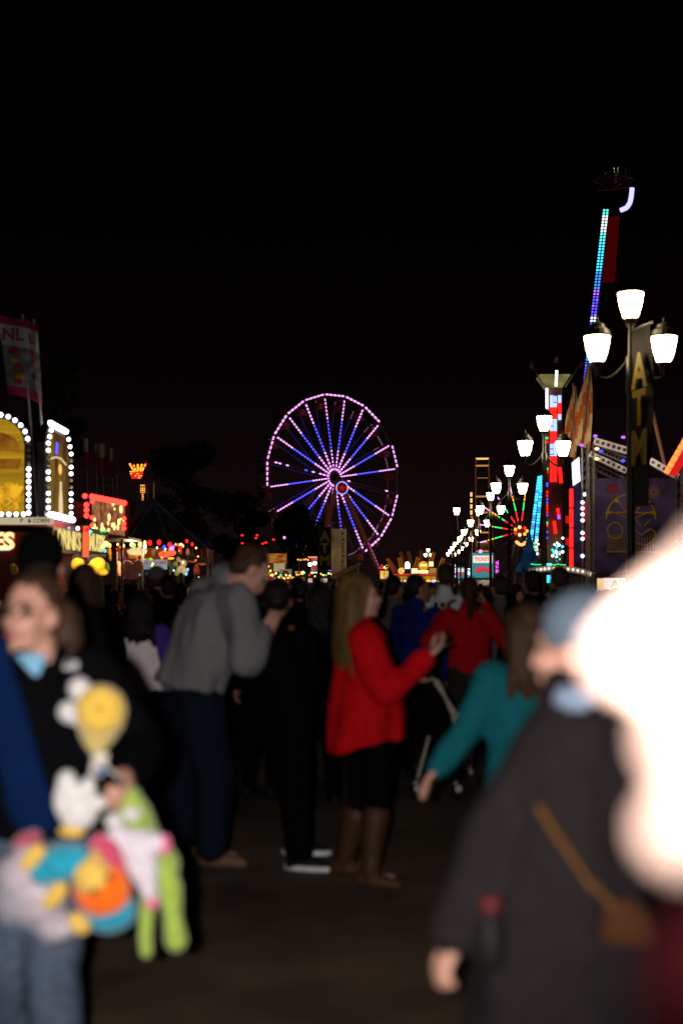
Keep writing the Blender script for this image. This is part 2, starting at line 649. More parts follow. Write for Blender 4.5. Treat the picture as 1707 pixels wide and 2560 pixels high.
# ------------------------------------------------------------------ street lamps with three lanterns
def lamp_post(d, px, label, arms=True, banner=False, lights=True, turn=0.0, group='lantern street lamps'):
    X = XX(px, d)
    root = thing('street_lamp', label, 'street lamp', (X, d, 0), group)
    b = V((X, d, 0))
    ca, sa = math.cos(turn), math.sin(turn)
    ax = V((ca, sa, 0))
    post = MB()
    post.lathe(b, [(0.2, 0), (0.2, 0.25), (0.13, 0.4), (0.12, 0.75), (0.085, 0.9), (0.06, 4.7), (0.085, 4.75), (0.085, 5.3), (0.05, 5.35), (0.045, 5.8), (0.09, 5.85), (0.1, 5.92)], 12)
    po = post.build('post', black_iron, root, smooth=True)
    spots = [V((0, 0, 5.92))]
    if arms:
        for s in (-1, 1):
            spots.append(ax * (0.555 * s) + V((0, 0, 5.2)))
            arm = MB()
            pts = []
            for i in range(9):
                t = i / 8
                pts.append(b + ax * (s * (0.06 + 0.495 * t)) + V((0, 0, 5.24 - 0.36 * math.sin(t * math.pi * 0.62) + 0.1 * t)))
            pts[-1] = b + ax * (s * 0.555) + V((0, 0, 5.02))
            arm.path(pts, 0.028)
            arm.lathe(b + ax * (s * 0.555) + V((0, 0, 4.93)), [(0.01, 0), (0.05, 0.06), (0.07, 0.2), (0.1, 0.27)], 12)
            arm.build('arm', black_iron, root)
    for q in spots:
        o = b + q
        cp = MB()
        cp.lathe(o + V((0, 0, 0.45)), [(0.235, 0), (0.24, 0.02), (0.2, 0.1), (0.13, 0.16), (0.12, 0.2), (0.06, 0.23), (0.02, 0.26), (0.025, 0.3), (0.005, 0.33)], 16)
        cp.lathe(o, [(0.1, -0.02), (0.12, 0.03)], 12)
        for k in range(4):
            a = R(45) + k * math.pi / 2 + turn
            dv = V((math.cos(a), math.sin(a), 0))
            cp.beam(o + dv * 0.125 + EZ * 0.02, o + dv * 0.225 + EZ * 0.45, 0.012)
        lo_ = cp.build('lantern', black_iron, root)
        gl = MB()
        gl.lathe(o, [(0.105, 0.025), (0.125, 0.06), (0.17, 0.2), (0.205, 0.36), (0.215, 0.452)], 16)
        go_ = gl.build('glass', LANT, lo_, smooth=True)
    if banner:
        th = R(-76)
        ux = V((math.cos(th), math.sin(th), 0))
        for z in (5.75, 2.85):
            br = MB()
            br.tube(b + V((0, 0, z)), b + ux * 0.82 + V((0, 0, z)), 0.018)
            br.build('banner_arm', black_iron, root)
        bn = MB()
        nseg = 16
        vs, fs = [], []
        nrm = ux.cross(EZ)
        def bp(s_, z):
            return b + ux * (0.07 + 0.69 * s_) + EZ * z + nrm * (0.05 * math.sin(z * 1.9 + s_ * 2.2) * s_)
        for i in range(nseg + 1):
            z = 2.85 + (5.75 - 2.85) * i / nseg
            for k in range(5):
                vs.append(bp(k / 4, z))
        for i in range(nseg):
            for k in range(4):
                a = i * 5 + k
                fs.append((a, a + 1, a + 6, a + 5))
        nv = len(vs)
        vs2 = [p + nrm * 0.006 for p in vs]
        bn._add(vs + vs2, fs + [tuple(nv + i for i in reversed(f)) for f in fs])
        bo = bn.build('banner', black_vinyl, root)
        for ch, z in (('A', 5.0), ('T', 4.4), ('M', 3.75)):
            for sd in (1,):
                tx = MB()
                tx.text(ch, b + ux * 0.44 + EZ * z + nrm * 0.06, ux, EZ, 0.78, 0.008, off=0.03)
                tx.build('letter', yellow_vinyl, bo)
    return root

ordn = ['nearest', 'second', 'third', 'fourth', 'fifth', 'sixth', 'seventh', 'eighth', 'ninth', 'tenth', 'eleventh', 'twelfth']
for i in range(11):
    d = 23.5 + 17.5 * i
    Xl = 4.77 + (d - 23.5) * 0.0607
    px = CX + Xl / d * F
    if i == 0:
        lab = 'nearest street lamp with three glowing lanterns and a black banner with yellow letters'
    else:
        lab = f'{ordn[i]} street lamp from the camera in the right row, three glowing lanterns'
    lamp_post(d, px, lab, banner=(i == 0), turn=R(2 + 3 * (i % 3)))
lamp_post(205, 1070, 'far small lantern lamp above the sunburst food stand', turn=R(40), group='far lantern lamps')
lamp_post(92, 1141, 'lone far lamp standing left of the thin edge-on wheel', arms=False, group='far lantern lamps')

# ------------------------------------------------------------------ food stand with arched picture signs (left)
def bulb_mesh():
    b = MB()
    b.ball((0, 0, 0), 0.035, n=10)
    me = bpy.data.meshes.new('bulb')
    me.from_pydata(b.v, [], b.f)
    me.polygons.foreach_set('use_smooth', [True] * len(b.f))
    me.materials.append(BULB)
    return me
BULB_ME = bulb_mesh()
BULB_OFF_ME = BULB_ME.copy()
BULB_OFF_ME.materials.clear()
BULB_OFF_ME.materials.append(BULB_OFF)
BULB_RED_ME = BULB_ME.copy()
BULB_RED_ME.materials.clear()
BULB_RED_ME.materials.append(E('red_bulb', (1.0, 0.03, 0.02), 5))

def put_bulb(p, parent, me, s=1.0):
    o = bpy.data.objects.new('bulb', me)
    COL.objects.link(o)
    o.parent = parent
    o.location = V(p) - ORG[parent]
    o.scale = (s, s, s)

def arch_outline(hw, h, n=10):
    pts = [(-hw, 0), (hw, 0)]
    for i in range(n + 1):
        a = math.pi * i / n
        pts.append((hw * math.cos(a), h - hw + hw * math.sin(a)))
    return pts

def picture(name, c1, c2, s=1.0, scale=3, stretch=(1, 1, 8)):
    return E(name, c1, s, nee=False, col2=c2, scale=scale, stretch=stretch)

def food_stand():
    d0, xw = 22.6, -4.72
    root = thing('food_stand', 'fries and drinks stand with arched picture signs edged in white bulbs', 'food stand', (-6.8, 25.5, 0))
    b = MB()
    b.box((-7.0, 25.6, 1.85), 4.4, 5.8, 1.1)      # upper body: sign band
    b.build('sign_band', dark_red, root)
    b = MB()
    b.box((-7.0, 25.6, 0.55), 4.3, 5.7, 1.1)
    b.build('counter', M('stand_panel', (0.5, 0.1, 0.06), 0.5, 0.2, 3), root)
    b = MB()
    for x in (-9.1, xw - 0.12):
        for y in (22.85, 28.3):
            b.box((x, y, 1.2), 0.12, 0.12, 0.3)
    b.build('corner_post', white_paint, root)
    b = MB()
    b.box((-6.95, 22.6, 2.57), 4.75, 0.14, 0.11)
    fo = b.build('roof_edge', E('lit_fascia', (0.9, 0.75, 0.5), 0.55, nee=True), root)
    fx = MB()
    fx.text('P   & CORN', V((-4.85, 22.525, 2.57)), EX, EZ, 0.09, 0.01)
    fx.build('lettering', red_paint, fo)
    b = MB()
    b.box((-6.97, 25.7, 2.555), 4.55, 6.0, 0.12)
    b.build('roof', dark_red, root)
    # arched sign facing us
    cx = XX(-8, d0)
    hw = 0.46
    zb, hgt = 2.66, 1.56
    sg = MB()
    sg.prism(arch_outline(hw + 0.08, hgt + 0.08), V((cx, d0 + 0.12, zb)), EX, EZ, 0.12)
    so = sg.build('fries_sign', black_iron, root)
    pl = MB()
    pl.prism(arch_outline(hw - 0.03, hgt - 0.03), V((cx, d0 + 0.04, zb + 0.02)), EX, EZ, 0.02)
    pl.build('picture_panel', picture('fries_board', (0.62, 0.34, 0.015), (0.36, 0.2, 0.01), 0.75, 2.5, (0.3, 1, 5)), so)
    pr = MB()
    brown = 0
    bun = [(0.36 * math.cos(a), 0.30 * math.sin(a)) for a in [i * math.pi / 9 for i in range(10)]]
    pr.prism(bun, V((cx + 0.02, d0 + 0.02, zb + 1.02)), EX, EZ, 0.012)
    pr.prism([(-0.38, -0.1), (0.38, -0.1), (0.33, -0.26), (-0.33, -0.26)], V((cx + 0.02, d0 + 0.02, zb + 1.0)), EX, EZ, 0.012)
    pr.build('burger_print', picture('burger_brown', (0.17, 0.05, 0.006), (0.32, 0.13, 0.01), 0.9, 5, (1, 1, 1)), so)
    fr = MB()
    for i in range(90):
        a = R(random.uniform(-75, 75))
        x = random.uniform(-0.36, 0.36)
        z = random.uniform(0.06, 0.42)
        ln = random.uniform(0.2, 0.34)
        dv = V((math.sin(a), 0, math.cos(a)))
        q = V((cx + x, d0 + 0.018 - i * 0.0002, zb + z))
        k = dv * (ln / 2)
        if abs(x) + ln / 2 * abs(dv.x) < 0.42 and z - ln / 2 * dv.z > 0.02:
            fr.beam(q - k, q + k, 0.055, 0.01)
    fr.build('fries_print', picture('fries_gold', (0.95, 0.5, 0.02), (0.6, 0.22, 0.01), 0.95, 6, (1, 1, 1)), so)
    pts = []
    nb = 12
    for i in range(nb):
        pts.append((hw + 0.045, 0.04 + (hgt - hw) * i / (nb - 1)))
    for i in range(1, 13):
        a = math.pi * i / 13
        pts.append(((hw + 0.045) * math.cos(a), hgt - hw + (hw + 0.045) * math.sin(a)))
    for i in range(nb):
        pts.append((-hw - 0.045, 0.04 + (hgt - hw) * i / (nb - 1)))
    for i in range(8):
        pts.append((-hw + 0.06 + 0.118 * i, -0.012 + 0.03))
    for i, (x, z) in enumerate(pts):
        off = i in (8, 9, 10, 11, 19)
        put_bulb((cx + x, d0 + 0.03, zb + z), so, BULB_OFF_ME if off else BULB_ME, 1.0)
    # second arched sign standing along the side, seen at a slant
    a0, a1 = V((xw, 22.75, zb)), V((xw, 24.75, zb))
    uy = (a1 - a0).normalized()
    mid = (a0 + a1) / 2
    hw2 = 0.98
    sg = MB()
    out = [(-hw2, 0), (hw2, 0), (hw2, 1.18), (hw2 - 0.3, 1.5), (-hw2 + 0.3, 1.5), (-hw2, 1.18)]
    sg.prism(out, mid - EX * 0.08, uy, EZ, 0.12)
    so2 = sg.build('mirror_sign', black_iron, root)
    pl = MB()
    pl.prism([(x * 0.86, 0.05 + z * 0.9) for x, z in out], mid + EX * 0.005, uy, EZ, 0.02)
    pl.build('picture_panel', picture('drink_board', (0.30, 0.17, 0.02), (0.07, 0.03, 0.015), 0.8, 2.0, (1, 1, 0.6)), so2)
    for nm, pc, sz, mt in (('bottle_print', (0.2, 0.03, 0.26), None, 'cream'), ):
        bt = MB()
        o = mid + EX * 0.02 + uy * 0.1
        bt.prism([(-0.16, 0.05), (0.16, 0.05), (0.14, 0.3), (0.06, 0.5), (0.06, 0.62), (-0.06, 0.62), (-0.06, 0.5), (-0.14, 0.3)], o, uy, EZ, 0.012)
        bt.build('bottle_print', E('print_cream', (1.0, 0.72, 0.42), 0.9), so2)
        bt = MB()
        bt.ball(mid + EX * 0.03 + uy * 0.0 + EZ * 0.82, 0.02, 0.1, 0.09, n=10)
        bt.build('lamp_print', E('print_orange', (1.0, 0.42, 0.12), 1.6), so2)
        bt = MB()
        bt.prism([(-0.35, 1.05), (-0.15, 1.05), (-0.12, 1.24), (-0.28, 1.26)], mid + EX * 0.02, uy, EZ, 0.012)
        bt.build('blue_print', E('print_blue', (0.15, 0.12, 1.0), 1.3), so2)
        bt = MB()
        bt.path([mid + EX * 0.02 + uy * x + EZ * z for x, z in ((-0.7, 0.94), (-0.3, 1.0), (0.1, 1.01), (0.55, 0.94))], 0.016)
        bt.build('bracket_print', E('print_gold', (1.0, 0.75, 0.4), 0.8), so2)
    tb = MB()
    tb.tube(mid - uy * 0.66 + EZ * 1.52, mid + uy * 0.66 + EZ * 1.52, 0.045)
    tb.build('tube_light', BULB, so2)
    for s_ in (-1, 1):
        tb = MB()
        tb.tube(mid + uy * (0.05 * s_) + EZ * 0.02 + EX * 0.06, mid + uy * (0.95 * s_) + EZ * 0.02 + EX * 0.06, 0.05)
        tb.build('tube_light', BULB, so2)
    for s_ in (-1, 1):
        for i in range(12):
            offb = i in ((3, 6, 7) if s_ < 0 else (4, 5, 8))
            y_ = s_ * (hw2 - 0.02) if i < 10 else s_ * (hw2 - 0.12 * (i - 9))
            put_bulb(mid + uy * y_ + EZ * (0.13 + 0.115 * i) + EX * 0.03, so2, BULB_OFF_ME if offb else BULB_ME, 0.95)
    # neon word on the front, its last letter in view
    nn = MB()
    nn.text('FRIES', V((XX(37, d0) - 0.42, d0 + 0.02, 2.24)), EX, EZ, 0.36, 0.05, off=0.035)
    no = nn.build('neon_word', E('neon_cream', (1.0, 0.72, 0.32), 1.5, nee=True), root)
    nn = MB()
    nn.text('FRIES', V((XX(37, d0) - 0.42, d0 + 0.05, 2.24)), EX, EZ, 0.36, 0.03, off=0.065)
    nn.build('neon_outline', E('neon_orange', (1.0, 0.16, 0.03), 0.6), no)
    tb = MB()
    tb.tube((-9.0, d0 + 0.03, ZZ(1373, d0)), (XX(24, d0), d0 + 0.03, ZZ(1373, d0)), 0.02)
    tb.build('tube_light', E('cool_tube', (0.75, 0.9, 0.75), 1.0), root)
    # two lit sign boxes along the side wall
    for (y0, y1, word, z0, z1) in ((23.2, 25.75, 'DRINKS', 2.16, 2.44), (26.15, 28.35, 'MUSSK', 2.16, 2.5)):
        bx = MB()
        m_ = V((xw - 0.02, (y0 + y1) / 2, (z0 + z1) / 2))
        bx.box(m_, 0.1, y1 - y0, z1 - z0 + 0.14)
        bo = bx.build('side_sign', M('sign_frame', (0.16, 0.12, 0.12), 0.5, 0.2, 4), root)
        bp = MB()
        bp.box(m_ + EX * 0.055, 0.02, y1 - y0 - 0.14, z1 - z0 + 0.02)
        bp.build('sign_face', picture('sign_dark' + word, (0.05, 0.02, 0.015), (0.12, 0.05, 0.02), 0.6, 2), bo)
        tx = MB()
        tx.text(word, m_ + EX * 0.07, EY, EZ, 0.44, 0.01, squeeze=(1.35 if word == 'DRINKS' else 1.3), off=0.03)
        tx.build('lettering', E('sign_cream' + word, (0.9, 0.70, 0.22), 1.1, nee=False, var=0.25, scale=3), bo)
    pp = MB()
    pp.tube((xw + 0.06, 25.95, 2.05), (xw + 0.06, 25.95, 2.62), 0.06)
    pp.build('red_light_post', E('red_post', (1.0, 0.16, 0.05), 1.0), root)
    for px, py, dd, m_, r_ in ((182, 1321, 25.0, LED_W, .035), (153, 1320, 24.2, LED_C, .02), (252, 1327, 27.9, LED_G, .03), (243, 1327, 27.5, LED_G, .03),
                               (218, 1329, 26.3, LED_C, .03), (240, 1373, 27.4, LED_G, .025), (250, 1377, 27.9, LED_C, .03), (249, 1360, 28, LED_Y, .06), (243, 1367, 27.6, LED_Y, .04), (201, 1324, 25.9, LED_R, .05)):
        q = MB()
        q.ball(V((xw + 0.09, dd, ZZ(py, dd))), r_, n=8)
        q.build('bulb', m_, root)
    q = MB()
    q.box((-6.9, 22.75, 1.2), 4.1, 0.03, 0.35)
    q.build('serving_window', E('warm_interior', (0.9, 0.5, 0.12), 0.3, nee=True, var=0.7, scale=2), root)
food_stand()

# tall banners on the stand roof
def roof_banner(px0, px1, d, top, bot, label, dx):
    xm = XX(px1, d) + 0.05
    root = thing('banner_flag', label, 'banner', (xm, d, 2.63), 'tall banners above the food stand')
    p = MB()
    p.tube((xm + 0.12, d, 2.63), (xm - 0.12, d, ZZ(top, d)), 0.02, n=8)
    p.build('pole', grey_steel, root)
    wv = XX(px1, d) - XX(px0, d)
    zt, zb = ZZ(top, d), ZZ(bot, d)
    bands = ((0, 0.1, pink_vinyl), (0.1, 0.36, white_vinyl), (0.36, 0.88, M('banner_print', (0.24, 0.25, 0.24), 0.6, 0.8, 7)), (0.88, 1.0, pink_vinyl))
    for t0, t1, mt in bands:
        b = MB()
        n = 6
        vs, fs = [], []
        for i in range(n + 1):
            t = t0 + (t1 - t0) * i / n
            for k in range(7):
                s_ = k / 6
                x = XX(px0, d) + wv * s_ + dx * t
                z = zt + (zb - zt) * t - 0.1 * s_
                vs.append(V((x, d + 0.05 * math.sin(s_ * 5 + t * 3), z)))
        for i in range(n):
            for k in range(6):
                a = i * 7 + k
                fs.append((a, a + 7, a + 8, a + 1))
        nv = len(vs)
        b._add(vs + [q + EY * 0.006 for q in vs], fs + [tuple(nv + i for i in reversed(f)) for f in fs])
        bo = b.build('cloth_band', mt, root)
        if t0 == 0.1:
            tx = MB()
            tx.text('NL' if wv > .3 else 'L', V(((XX(px0, d) + XX(px1, d)) / 2 + dx * 0.2, d - 0.09, zt + (zb - zt) * 0.23 - 0.05)), EX, EZ, 0.28 if wv > .3 else 0.22, 0.01, off=0.025)
            tx.build('lettering', pink_vinyl, bo)
        if 0.3 < t0 < 0.5:
            for k in range(7):
                q = MB()
                t = 0.42 + 0.065 * k
                cc = V(((XX(px0, d) + XX(px1, d)) / 2 + dx * t + random.uniform(-.06, .06) * min(1, wv * 2), d - 0.075, zt + (zb - zt) * t - 0.05))
                q.ball(cc, random.uniform(.05, .1) * min(1, wv * 2.3), 0.008, random.uniform(.04, .07), n=10)
                q.build('print_patch', (red_paint, rust_steel, yellow_paint)[k % 3], bo)
roof_banner(-6, 68, 22.9, 786, 985, 'left tall banner with magenta ends and white band high at the left edge', 0.17)
roof_banner(66, 96, 23.6, 798, 996, 'narrow half hidden tall banner beside the first one at the left edge', 0.06)

# row of flags on poles behind
for i, (px, top, fw, bot) in enumerate(((216, 1096, 10, 1170), (240, 1108, 8, 1160), (256, 1110, 20, 1185), (280, 1120, 12, 1190), (291, 1185, 3, 1192))):
    d = 52
    lab = ['flag on the leftmost of five slim poles behind the red bulb sign', 'second slim flagpole from the left behind the red bulb sign', 'widest red and white flag, middle of the five slim poles', 'fourth of five slim flagpoles with narrow drooping flag', 'rightmost bare slim pole of the five behind the red bulb sign'][i]
    r_ = thing('flagpole', lab, 'flag', (XX(px + 4, d), d, 0), 'flags on slim poles')
    p = MB()
    p.tube((XX(px + 4, d), d, 0), (XX(px + 2, d), d, ZZ(top, d)), 0.03, 0.02, n=8)
    p.build('pole', grey_steel, r_)
    for k, mt in enumerate((white_vinyl, pink_vinyl)):
        b = MB()
        x0, x1 = XX(px - fw / 2, d), XX(px + fw / 2, d)
        h0 = top + (bot - top) * (0.0 if k == 0 else 0.45)
        h1 = top + (bot - top) * (0.45 if k == 0 else 1.0)
        pts = []
        for s_ in range(5):
            pts.append((x0 + (x1 - x0) * s_ / 4, d - 0.06 + 0.05 * math.sin(s_ * 2.1 + i)))
        vs = [V((x, y, ZZ(h0, d))) for x, y in pts] + [V((x, y, ZZ(h1 + 3, d))) for x, y in pts]
        vs += [q + EY * 0.01 for q in vs]
        fs = [(s_, s_ + 1, s_ + 6, s_ + 5) for s_ in range(4)] + [(10 + s_, 15 + s_, 16 + s_, 11 + s_) for s_ in range(4)]
        b._add(vs, fs)
        b.build('cloth', mt, r_)

# ------------------------------------------------------------------ booth with a mirrored panel edged in red bulbs
def red_sign_booth():
    root = thing('game_booth', 'game booth topped by a shiny panel edged with red bulbs', 'game booth', (-5.7, 33, 0))
    c0, c1 = P(232, 1242, 31.7), P(312, 1258, 32.3)
    e0, e1 = P(232, 1326, 31.7), P(312, 1343, 32.3)
    ux = (c1 - c0)
    wd = ux.length
    ux.normalize()
    hh = (c0 - e0).z
    o = (c0 + c1 + e0 + e1) / 4
    s = MB()
    s.prism([(-wd / 2 - .05, -hh / 2 - .05), (wd / 2 + .05, -hh / 2 - .05), (wd / 2 + .05, hh / 2 + .05), (-wd / 2 - .05, hh / 2 + .05)], o + EY * 0.1, ux, EZ, 0.14)
    so = s.build('panel_sign', dark_red, root)
    s = MB()
    s.prism([(-wd / 2, -hh / 2), (wd / 2, -hh / 2), (wd / 2, hh / 2), (-wd / 2, hh / 2)], o + EY * 0.0, ux, EZ, 0.03)
    s.build('mirror_face', picture('mirror_glow', (0.75, 0.28, 0.10), (0.2, 0.06, 0.04), 0.6, 5, (3, 3, 1.2)), so)  # warm reflections painted as glow in the face colour
    for i in range(10):
        t = i / 9
        put_bulb(c0.lerp(c1, t) - EY * 0.06, so, BULB_RED_ME, 1.9)
    for t in (0.15, 0.62, 0.85):
        put_bulb(c0.lerp(e0, t) - EY * 0.06 - EX * 0.0, so, BULB_RED_ME, 1.4)
    for t in (0.45, 0.6, 0.74):
        put_bulb(c1.lerp(e1, t) - EY * 0.06, so, BULB_RED_ME, 1.4)
    for py in (1240, 1262, 1275, 1289):
        put_bulb(P(217 if py > 1250 else 213, py, 31.2), so, BULB_RED_ME, 1.7)
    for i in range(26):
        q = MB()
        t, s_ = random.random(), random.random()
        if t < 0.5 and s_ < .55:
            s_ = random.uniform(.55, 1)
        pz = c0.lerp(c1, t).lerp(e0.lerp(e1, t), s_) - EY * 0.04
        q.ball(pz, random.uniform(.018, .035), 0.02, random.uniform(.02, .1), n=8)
        q.build('glint', LED_Y, so)  # glowing blobs stand in for highlights reflected by the panel
    rd = MB()
    rd.tube(P(193, 1276, 31.8), P(193, 1276, 32.0), 0.2, n=20)
    ro = rd.build('round_sign', M('round_dark_red', (0.12, 0.03, 0.035), 0.5, 0.4, 4), root)
    rd = MB()
    rd.text('S', P(193, 1276, 31.75), EX, EZ, 0.3, 0.01)
    rd.build('lettering', M('round_grey', (0.2, 0.12, 0.12), 0.5), ro)
    b = MB()
    b.box((-5.9, 33.6, 2.62), 1.9, 3.2, 0.06)
    b.build('roof', black_iron, root)
    for x in (-6.9, -4.9):
        for y in (31.8, 35.1):
            p = MB()
            p.box((x, y, 1.28), 0.05, 0.05, 2.56)
            p.build('post', black_iron, root)
    b = MB()
    b.box((-5.9, 31.8, 0.5), 1.9, 0.5, 1.0)
    b.build('counter', dark_red, root)
    b = MB()
    b.box((-6.9, 33.6, 1.6), 0.06, 3.0, 1.6)
    b.build('back_wall', dark_red, root)
red_sign_booth()

# ------------------------------------------------------------------ striped game tent with hanging prizes
def game_tent():
    d = 41
    c = V((XX(385, d), d, 0))
    root = thing('game_tent', 'dark pointed game tent with blue ridges and red corners behind the prizes', 'tent', tuple(c))
    apex = P(380, 1250, d)
    zr = 2.55
    n = 8
    rad = 1.75
    ring = [c + V((rad * math.cos(2 * math.pi * (i + .5) / n), rad * math.sin(2 * math.pi * (i + .5) / n), zr)) for i in range(n)]
    apex = V((c.x, c.y, apex.z))
    dark_canvas = M('dark_canvas', (0.007, 0.006, 0.012), 0.85, 0.3, 5)
    for i in range(n):
        a, b = ring[i], ring[(i + 1) % n]
        inn = apex.lerp((a + b) / 2, 0.55) - EZ * 0.1
        p = MB()
        vs = [apex, a, b, inn]
        p._add(vs + [q - EZ * 0.02 for q in vs], [(0, 1, 3), (1, 2, 3), (2, 0, 3), (7, 5, 4), (7, 6, 5), (7, 4, 6)])
        p.build('roof_panel', dark_canvas if i % 4 else M('red_canvas', (0.2, 0.015, 0.02), 0.8), root)
        rr = MB()
        rr.path([apex, apex.lerp(a, 0.5) - EZ * 0.08, a], 0.06, 6)
        rr.build('ridge', blue_canvas, root)
        v = MB()
        m_ = a.lerp(b, 0.5)
        v._add([a, b, b - EZ * 0.3, m_ - EZ * 0.45, a - EZ * 0.3] + [q + EZ * 0.001 + (c - m_).normalized() * 0.02 for q in (a, b, b - EZ * 0.3, m_ - EZ * 0.45, a - EZ * 0.3)],
               [(0, 1, 2, 3, 4), (9, 8, 7, 6, 5)])
        v.build('valance', orange_canvas if i % 2 else dark_red, root)
        ps = MB()
        ps.tube((a.x, a.y, 0), a, 0.04, n=8)
        ps.build('pole', grey_steel, root)
    fn = MB()
    fn.tube(apex, apex + EZ * 0.5, 0.02, n=6)
    fn.build('finial', grey_steel, root)
    tb = MB()
    tb.box((c.x, c.y, 0.5), 2.2, 2.2, 1.0)
    tb.build('counter', dark_red, root)
    for i, (px, py, mt, r_) in enumerate(((330, 1361, LED_Y, .055), (351, 1361, LED_Y, .06), (363, 1366, LED_W, .045), (375, 1357, LED_R, .06), (398, 1356, LED_R, .06), (425, 1362, LED_R, .06),
                                          (429, 1374, LED_PINK, .07), (411, 1368, LED_B, .05), (434, 1367, LED_V, .04), (309, 1364, LED_O, .04), (295, 1361, LED_Y, .03), (445, 1363, LED_R, .035))):
        q = MB()
        q.ball(P(px, py, 38.6), r_, r_, r_ * 1.3, n=10)
        q.build('bulb', mt, root)
game_tent()
# strings of small bulbs along the stall fronts; lower ones added as coloured glints
rb = random.Random(5)
gt = [o for o in bpy.data.objects if o.name.startswith('game_tent')][0]
for k in range(46):
    px = 268 + 232 * rb.random()
    py = 1352 + 26 * rb.random() if k < 26 else 1378 + 66 * rb.random()
    q = MB()
    r_ = rb.uniform(.018, .045) if k < 26 else rb.uniform(.012, .028)
    q.ball(P(px, py, 38.4 + rb.random() * .3 if k < 26 else 34.2 + rb.random()), r_, r_, r_ * rb.uniform(1, 1.6), n=8)
    q.build('bulb', rb.choice((LED_Y, LED_Y, LED_Y, LED_O, LED_O, LED_R, LED_W, LED_G, LED_C)), gt)

aw = thing('awning', 'small awning with pinkish lit edge right of the dark tent', 'awning', tuple(V((XX(470, 43), 43, 0))))
q = MB()
q.prism([(-.28, 0), (.28, -.1), (.30, -.22), (-.28, -.24)], P(470, 1376, 43), EX, EZ, 1.2)
q.build('canopy', E('awning_glow', (0.55, 0.25, 0.3), 0.35, var=0.6, scale=14), aw)  # coloured light on the awning edge put in as glow
for sx_ in (-.25, .25):
    q = MB()
    q.tube((XX(470, 43) + sx_, 42.6, 0), (XX(470, 43) + sx_, 42.6, 2.35), 0.03)
    q.build('pole', grey_steel, aw)

bg_sign = thing('hanging_sign', 'blue and white BALL GAME sign hanging among the plush prizes', 'sign', tuple(P(384, 1424, 37.5)))
q = MB()
q.box(P(384, 1411, 37.5), 0.72, 0.04, 0.26)
so = q.build('board', E('sign_pale_blue', (0.5, 0.68, 0.82), 0.5, var=0.4, scale=4), bg_sign)
q = MB()
q.text('BALL GAME', P(384, 1407, 37.47), EX, EZ, 0.125, 0.01)
q.build('lettering', E('sign_red_ink', (0.75, 0.08, 0.08), 0.5), so)
q = MB()
for s_ in (-1, 1):
    q.tube(P(384 + 25 * s_, 1399, 37.5), P(384 + 25 * s_, 1370, 37.5), 0.008, n=6)
q.build('cord', black_iron, bg_sign)

# hanging prizes lit by the stall bulbs
prize_light = bpy.data.lights.new('stall_bulb_light', 'POINT')
prize_light.energy = 85
prize_light.color = (1.0, 0.68, 0.35)
prize_light.shadow_soft_size = 0.15
for px, py, dd in ((335, 1386, 34.9), (425, 1380, 36.2), (225, 1372, 23.6)):
    lo_ = bpy.data.objects.new('stall_bulb_light', prize_light)
    lo_.location = P(px, py, dd)
    COL.objects.link(lo_)

def prize(label, d, parts, cord_top, cat='plush toy'):
    """parts: (name, material, list of (px, py, rx px, rz px)) grown together"""
    allz = [py + rz for _, _, bl in parts for _, py, _, rz in bl]
    px0 = parts[0][2][0][0]
    root = thing('plush_prize', label, cat, tuple(P(px0, max(allz), d)), 'plush prizes hung along the stalls')
    for nm, mt, bl in parts:
        b = MB()
        for px, py, rx, rz in bl:
            a, c_ = rx * d / F, rz * d / F
            b.ball(P(px, py, d), a, min(a, c_) * 0.9, c_, n=12)
        b.blend(nm, mt, root, vox=0.025, it=3)
    c_ = MB()
    c_.tube(P(px0, min(py - rz for _, _, bl in parts for _, py, _, rz in bl) + 3, d), P(px0, cord_top, d), 0.008, n=6)
    c_.build('cord', black_iron, root)

def plush(name, col):
    return M('plush_' + name, col, 0.95, 0.2, 40, bump=0.4, sheen=0.4)
prize('big yellow plush with black top hanging at the left stall', 24.4, [('body', plush('yellow', (0.75, 0.5, 0.02)), [(195, 1412, 18, 20), (245, 1412, 22, 20), (220, 1425, 40, 16), (258, 1432, 16, 8)]), ('hat', plush('black', (0.015, 0.015, 0.015)), [(195, 1394, 16, 8), (235, 1396, 18, 9)])], 1370)
prize('large pink plush with a pale stripe down its middle', 34.5, [('body', plush('pink', (0.75, 0.33, 0.26)), [(318, 1422, 17, 22), (346, 1420, 14, 22), (330, 1438, 22, 12)]), ('stripe', plush('cream', (0.8, 0.6, 0.45)), [(337, 1422, 5, 24)])], 1380)
prize('cream plush with stubby upright limbs under the stall bulbs', 36, [('body', plush('cream', (0.8, 0.6, 0.45)), [(340, 1382, 22, 8), (322, 1378, 6, 5), (334, 1373, 5, 8), (348, 1372, 5, 9), (362, 1378, 6, 8)]), ('belly', plush('brown', (0.2, 0.1, 0.03)), [(333, 1391, 14, 6)])], 1362)
prize('yellow and orange plush bird beside the red sign', 36.5, [('body', plush('orange', (0.85, 0.3, 0.03)), [(273, 1378, 6, 11)]), ('wing', plush('yellow', (0.75, 0.5, 0.02)), [(276, 1385, 5, 9), (271, 1366, 5, 6), (280, 1396, 10, 7)])], 1356)
prize('dark red plush hanging between the yellow and cream prizes', 36.8, [('body', plush('dark_red', (0.25, 0.02, 0.03)), [(299, 1382, 9, 14), (296, 1394, 12, 6)])], 1360)
prize('red plush with orange base under the red bulbs', 37, [('body', plush('red', (0.6, 0.05, 0.03)), [(410, 1386, 16, 9), (430, 1382, 12, 8)]), ('base', plush('orange', (0.85, 0.3, 0.03)), [(428, 1396, 10, 4)])], 1365)
prize('brown plush hung left of the red plush', 37.3, [('body', plush('brown', (0.2, 0.1, 0.03)), [(383, 1380, 8, 10), (388, 1388, 10, 6)])], 1362)
